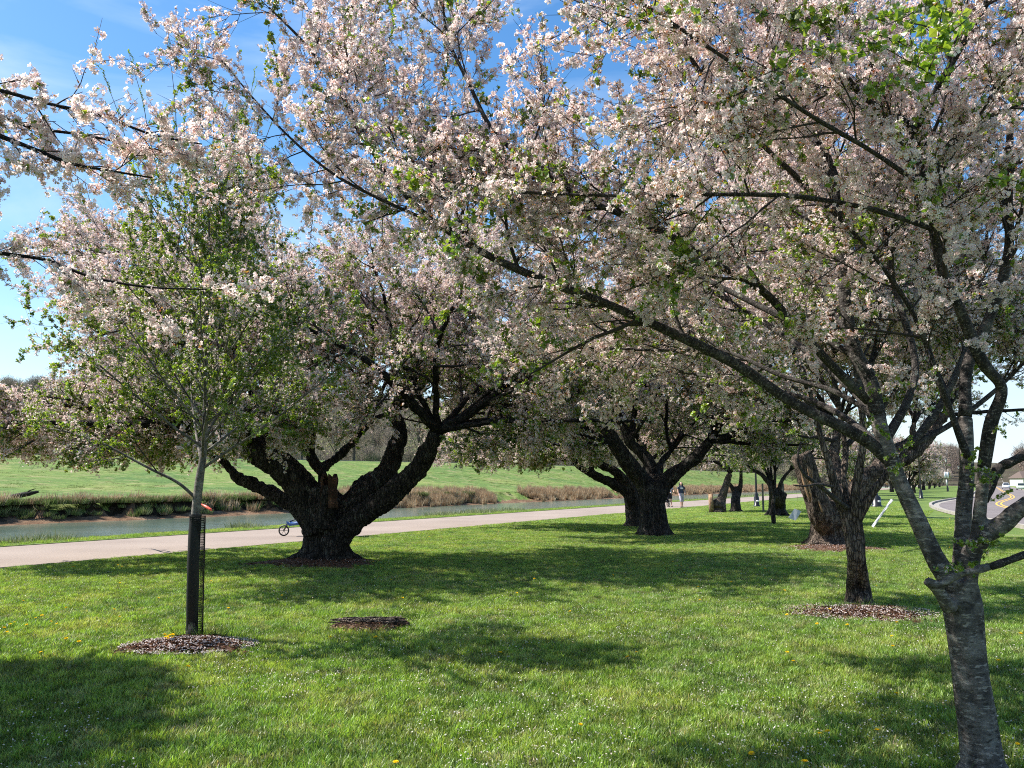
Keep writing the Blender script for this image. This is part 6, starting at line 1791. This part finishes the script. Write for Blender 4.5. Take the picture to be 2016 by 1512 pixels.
    if print_:
        mb = MB(); q = [(-.085, -.137, 1.23), (.085, -.137, 1.23), (.075, -.147, 1.33), (-.075, -.147, 1.33)]; q2 = [(a_, b_ - .012, c_) for a_, b_, c_ in q]
        mb.add(q + q2, [(0, 3, 2, 1), (4, 5, 6, 7), (0, 1, 5, 4), (1, 2, 6, 5), (2, 3, 7, 6), (3, 0, 4, 7)])
        o = mb.build('chest_print', M['white_paint'], smooth=False); o.data.transform(T); o.parent = root; o.matrix_parent_inverse = Matrix.Translation(root.location).inverted()
    return root
navy = plain('navy grey cotton', (.035, .045, .075), .9); pale = plain('pale lilac cotton', (.45, .41, .47), .9); blue = plain('pale blue cotton', (.33, .45, .62), .9)
blk = plain('black cloth', (.015, .015, .018), .9); shoe = plain('black shoe', (.012, .012, .012), .5); tan_ = plain('slate blue cotton', (.10, .14, .24), .9)
pw = P(1342, 997, 52.2); pw[2] = .035
person(tuple(pw), R(8), 1.60, 'dark-haired person walking on the path in navy tee and pale capris', navy, pale, shoe,
       [((-.26, -.02, 1.12), (-.24, -.14, .90)), ((.27, .0, 1.12), (.20, -.18, .96))], [((-.09, -.14, .50), (-.09, -.12, .085)), ((.09, .02, .48), (.10, .16, .085))], hair_long=True, print_=True)
p2 = P(1318, 996, 54.0); p2[2] = .035
person(tuple(p2), R(14), 1.58, 'person in a pale blue shirt and dark shorts half hidden behind the thick dark trunk', blue, blk, shoe,
       [((-.25, -.12, 1.14), (-.14, -.34, 1.02)), ((.27, -.10, 1.15), (.20, -.34, 1.05))], [((-.09, -.04, .49), (-.09, .08, .085)), ((.09, -.12, .50), (.10, -.14, .085))], lower='shorts')
p3 = P(652, 1050, 24.4); p3[2] = .035
person(tuple(p3), R(-90), 1.70, 'person in slate blue pushing a stroller leftwards behind the massive black trunk', tan_, blk, shoe,
       [((-.22, -.16, 1.14), (-.17, -.42, 1.06)), ((.22, -.16, 1.14), (.17, -.42, 1.06))], [((-.09, -.16, .50), (-.09, -.20, .085)), ((.09, .04, .48), (.10, .22, .10))])

def stroller(base, face, label, cloth, rw=.16):
    root = empty('stroller', base, label, 'stroller')
    T = Matrix.Translation(base) @ Matrix.Rotation(face, 4, 'Z')
    def put_(name, mb, m, par=None, smooth=True):
        o = mb.build(name, m, smooth=smooth); o.data.transform(T); o.parent = par or root
        o.matrix_parent_inverse = Matrix.Translation(root.location).inverted() if par is None else Matrix.Identity(4)
        if par is not None: o.matrix_parent_inverse = Matrix.Identity(4); o.data.transform(Matrix.Identity(4)); 
        return o
    def wheel(c):
        a_ = np.linspace(0, 6.2832, 25); ring = np.stack([np.full(25, c[0]), c[1] + np.cos(a_) * (rw - .02), c[2] + np.sin(a_) * (rw - .02)], -1)
        mb = MB(); tubes(mb, ring, np.full(25, .021), 7); w_ = put_('wheel', mb, shoe)
        mb = MB()
        for k in range(6):
            b_ = k * 1.047; tubes(mb, np.array([[c[0], c[1], c[2]], [c[0], c[1] + math.cos(b_) * (rw - .03), c[2] + math.sin(b_) * (rw - .03)]]), np.array([.007, .006]), 4)
        tubes(mb, np.array([[c[0] - .03, c[1], c[2]], [c[0] + .03, c[1], c[2]]]), np.array([.022, .022]), 8, cap=True)
        r_ = mb.build('rim', M['kerb']); r_.data.transform(T); r_.parent = w_; r_.matrix_parent_inverse = Matrix.Translation(root.location).inverted() @ Matrix.Identity(4)
        r_.matrix_parent_inverse = Matrix.Identity(4)
    wheel((0, -.62, rw)); wheel((-.26, .12, rw)); wheel((.26, .12, rw))
    mb = MB()
    for s_ in (-1, 1):
        tubes(mb, smooth_line([(s_ * .03, -.62, rw), (s_ * .10, -.45, .42), (s_ * .24, .05, .62), (s_ * .25, .45, 1.02)], 4), np.full(13, .013), 6)
        tubes(mb, np.array([[s_ * .26, .12, rw], [s_ * .24, .02, .62]]), np.array([.013, .013]), 6)
    tubes(mb, np.array([[-.25, .45, 1.02], [.25, .45, 1.02]]), np.array([.016, .016]), 6); put_('frame', mb, M['black_metal'])
    mb = MB(); prof = [(-.50, .36), (-.42, .30), (-.10, .34), (.10, .50), (.18, .88)]
    vs = []
    for y, z in prof: vs += [(-.20, y, z + .10), (-.17, y, z), (.17, y, z), (.20, y, z + .10), (.15, y + .01, z + .03), (-.15, y + .01, z + .03)]
    q = [(i * 6 + j, i * 6 + (j + 1) % 6, (i + 1) * 6 + (j + 1) % 6, (i + 1) * 6 + j) for i in range(4) for j in range(6)]
    mb.add(vs, q); put_('seat', mb, cloth)
    mb = MB(); vs = []
    for i in range(7):
        t = R(-5 + i * 20)
        for j in range(7):
            u = R(-90 + j * 30); vs.append((math.sin(u) * .22, .12 - math.cos(t) * .34 * math.cos(u * .35), .66 + math.sin(t) * .34 * (math.cos(u * .6))))
    q = [(i * 7 + j, i * 7 + j + 1, (i + 1) * 7 + j + 1, (i + 1) * 7 + j) for i in range(6) for j in range(6)]
    vs2 = [(a_ * .95, b_ + .01, c_ - .012) for a_, b_, c_ in vs]
    mb.add(vs, q); mb.add(vs2, [t[::-1] for t in q]); put_('canopy', mb, cloth)
    return root
ps = P(600, 1053, 24.3); ps[2] = .035
stroller(tuple(ps), R(-90), 'blue three-wheeled jogging stroller coming out from behind the massive black trunk', plain('royal blue nylon', (.03, .10, .30), .5))
p4 = P(1309, 999, 53.2); p4[2] = .035
stroller(tuple(p4), R(14), 'dark stroller mostly hidden behind the thick dark trunk beside the path walkers', blk)

def car(base, face, paint, label, tall=1.0, cat='car'):
    root = empty('parked_car' if 'parked' in label else 'car', base, label, cat)
    T = Matrix.Translation(base) @ Matrix.Rotation(face, 4, 'Z')
    def put_(name, mb, m, smooth=False):
        o = mb.build(name, m, smooth=smooth); o.data.transform(T); o.parent = root; o.matrix_parent_inverse = Matrix.Translation(root.location).inverted(); return o
    # lower body lofted along the length (y), cabin on top
    def loft(rows):
        vs = []; n_ = len(rows[0])
        for r_ in rows: vs += r_
        q = [(i * n_ + j, i * n_ + (j + 1) % n_, (i + 1) * n_ + (j + 1) % n_, (i + 1) * n_ + j) for i in range(len(rows) - 1) for j in range(n_)]
        m_ = MB(); m_.add(vs, q, [(0, k + 1, k) for k in range(1, n_ - 1)] + [((len(rows) - 1) * n_, (len(rows) - 1) * n_ + k, (len(rows) - 1) * n_ + k + 1) for k in range(1, n_ - 1)])
        return m_
    def sec(y, w, z0, z1, sh): return [(-w, y, z0), (-w - .02, y, (z0 + z1) / 2), (-w + sh, y, z1 - .06), (-w + sh + .1, y, z1), (w - sh - .1, y, z1), (w - sh, y, z1 - .06), (w + .02, y, (z0 + z1) / 2), (w, y, z0)]
    rows = [sec(-2.2, .70, .35, .62, .04), sec(-2.12, .82, .25, .72, .03), sec(-1.3, .88, .22, .86, .04), sec(-.8, .88, .22, .93, .04), sec(.9, .88, .22, .96, .04), sec(1.8, .86, .24, .94 * tall, .05), sec(2.15, .80, .30, .86, .05), sec(2.2, .72, .4, .7, .05)]
    put_('body', loft(rows), paint, True)
    h = .5 * tall + .05
    cab = [sec(-1.0, .76, .90, .95, .02), sec(-.35, .72, .92, .95 + h, .12), sec(.9, .72, .92, .97 + h, .12), sec(1.5 if tall < 1.15 else 1.95, .72, .92, .93 + h * (.55 if tall < 1.15 else .9), .10), sec(1.95 if tall < 1.15 else 2.1, .74, .90, .96, .03)]
    put_('cabin', loft(cab), paint, True)
    gl = plain('dark car glass', (.02, .025, .03), .1, noise_amt=.02)
    for s_ in (-1, 1):
        for (y0, y1) in ((-.55, .20), (.28, 1.15)):
            m_ = MB(); x = s_ * .735; m_.add([(x, y0, .99), (x, y1, .99), (x - s_ * .075, y1 - .05, .88 + h), (x - s_ * .075, y0 + .16, .88 + h)], [(0, 1, 2, 3)]); m_.add([(x + s_ * .012, y0, .99), (x + s_ * .012, y1, .99), (x - s_ * .06, y1 - .05, .88 + h), (x - s_ * .06, y0 + .16, .88 + h)], [(0, 1, 2, 3)])
            put_('window', m_, gl)
    e1 = 1.97 if tall < 1.15 else 2.12
    m_ = MB(); m_.add([(-.62, e1 + .02, 1.0), (.62, e1 + .02, 1.0), (.52, e1 - .30, .86 + h * .72), (-.52, e1 - .30, .86 + h * .72)], [(0, 1, 2, 3)]); put_('rear_window', m_, gl)
    m_ = MB(); m_.add([(-.64, -1.01, .98), (.64, -1.01, .98), (.54, -.46, .88 + h), (-.54, -.46, .88 + h)], [(0, 1, 2, 3)]); put_('windscreen', m_, gl)
    for y in (-1.38, 1.35):
        for s_ in (-1, 1):
            m_ = MB(); tubes(m_, np.array([[s_ * .70, y, .31], [s_ * .90, y, .31]]), np.array([.31, .31]), 18, cap=True); put_('wheel', m_, shoe)
            m_ = MB(); tubes(m_, np.array([[s_ * .89, y, .31], [s_ * .915, y, .31]]), np.array([.19, .17]), 12, cap=True); put_('hubcap', m_, M['kerb'])
    red = plain('red tail lamp', (.4, .02, .02), .3)
    for s_ in (-1, 1):
        m_ = MB(); box(m_, (s_ * .68 - .1, 2.14, .66), (s_ * .68 + .1, 2.215, .82)); put_('tail_light', m_, red)
        m_ = MB(); box(m_, (s_ * .62 - .12, -2.20, .52), (s_ * .62 + .12, -2.13, .64)); put_('headlight', m_, M['lamp_glass'])
    m_ = MB(); box(m_, (-.22, 2.16, .52), (.22, 2.225, .63)); put_('number_plate', m_, M['white_paint'])
    return root
cw = plain('white car paint', (.62, .64, .68), .3, noise_amt=.03); cb = plain('near black car paint', (.012, .013, .018), .25, noise_amt=.03); cg = plain('pale green car paint', (.45, .52, .42), .35, noise_amt=.03)
pc = P(1981, 962, 212); pc[2] = .03
car(tuple(pc), -math.atan2(.60, 1.0) + R(180) * 0, cw, 'white car driving away on the road at far right')
def levp(px, Y):
    x = (px - CX) / F * Y; s = x * DV[0] + Y * DV[1]; n = x * NV[0] + Y * NV[1]
    return x, s, n
for px_, dn, cl_, tl, lb, fc in ((1067, 5.5, cb, 1.3, 'black parked car on top of the levee, right one of the pair', -75), (1040, 6.0, navy, 1.1, 'dark blue-grey parked car on top of the levee, left one of the pair', -60)):
    # walk along the viewing ray to the levee top
    for Yq in np.arange(100, 260, .5):
        x, s, n = levp(px_, Yq)
        if n > float(top_n(s)) + dn: break
    car((x, Yq, LTOP + .05), R(fc), cl_, lb, tl)
for k in range(9):
    px_ = 1030 + k * 5.6
    for Yq in np.arange(100, 260, .5):
        x, s, n = levp(px_, Yq)
        if n > float(top_n(s)) - .1: break
    mb = MB(); box(mb, (x - .13, Yq - .13, LTOP - .3), (x + .13, Yq + .13, LTOP + .62), taper=.9)
    tag(mb.build('guard_post', M['white_paint'], smooth=False), '%s white guard post from the left below the parked levee cars' % ['first', 'second', 'third', 'fourth', 'fifth', 'sixth', 'seventh', 'eighth', 'ninth'][k], 'post', 'white guard posts on the levee')
q = RL[-20]
pg = P(2011, 965, 176); pg[2] = 0.02
car(tuple(pg), -math.atan2(.60, 1.0), cg, 'pale green parked car by the verge at the far right edge')
# house at the far right end of the road
hb = P(2030, 958, 330); hb[2] = 0
root = empty('house', tuple(hb), 'low cream building with brown roof and yellow awning at far right', 'building')
mb = MB(); box(mb, (hb[0] - 3, hb[1], -.3), (hb[0] + 16, hb[1] + 9, 3.4)); mb.build('wall', plain('cream wall', (.55, .52, .42), .8), root, smooth=False)
mb = MB(); x0, x1, y0, y1 = hb[0] - 3.5, hb[0] + 16.5, hb[1] - .6, hb[1] + 9.6
mb.add([(x0, y0, 3.35), (x1, y0, 3.35), (x1, y1, 3.35), (x0, y1, 3.35), (x0 + 2, (y0 + y1) / 2, 6.2), (x1 - 2, (y0 + y1) / 2, 6.2)], [(0, 1, 5, 4), (2, 3, 4, 5), (3, 2, 1, 0)], [(3, 0, 4), (1, 2, 5)]); mb.build('roof', plain('brown shingle', (.11, .08, .065), .9), root, smooth=False)
gl = plain('window glass', (.03, .035, .04), .15)
for k in range(4):
    x = hb[0] - 1.6 + k * 4.2
    mb = MB(); box(mb, (x, hb[1] - .05, 1.0), (x + 1.6, hb[1] + .02, 2.4)); f = mb.build('window', M['white_paint'], root, smooth=False)
    mb = MB(); box(mb, (x + .1, hb[1] - .075, 1.1), (x + 1.5, hb[1] - .045, 2.3)); w = mb.build('pane', gl, smooth=False); w.parent = f
mb = MB(); box(mb, (hb[0] + .3, hb[1] - 1.0, 2.75), (hb[0] + 3.2, hb[1] - .08, 2.95)); mb.build('awning', plain('yellow awning', (.65, .50, .05), .6), root, smooth=False)
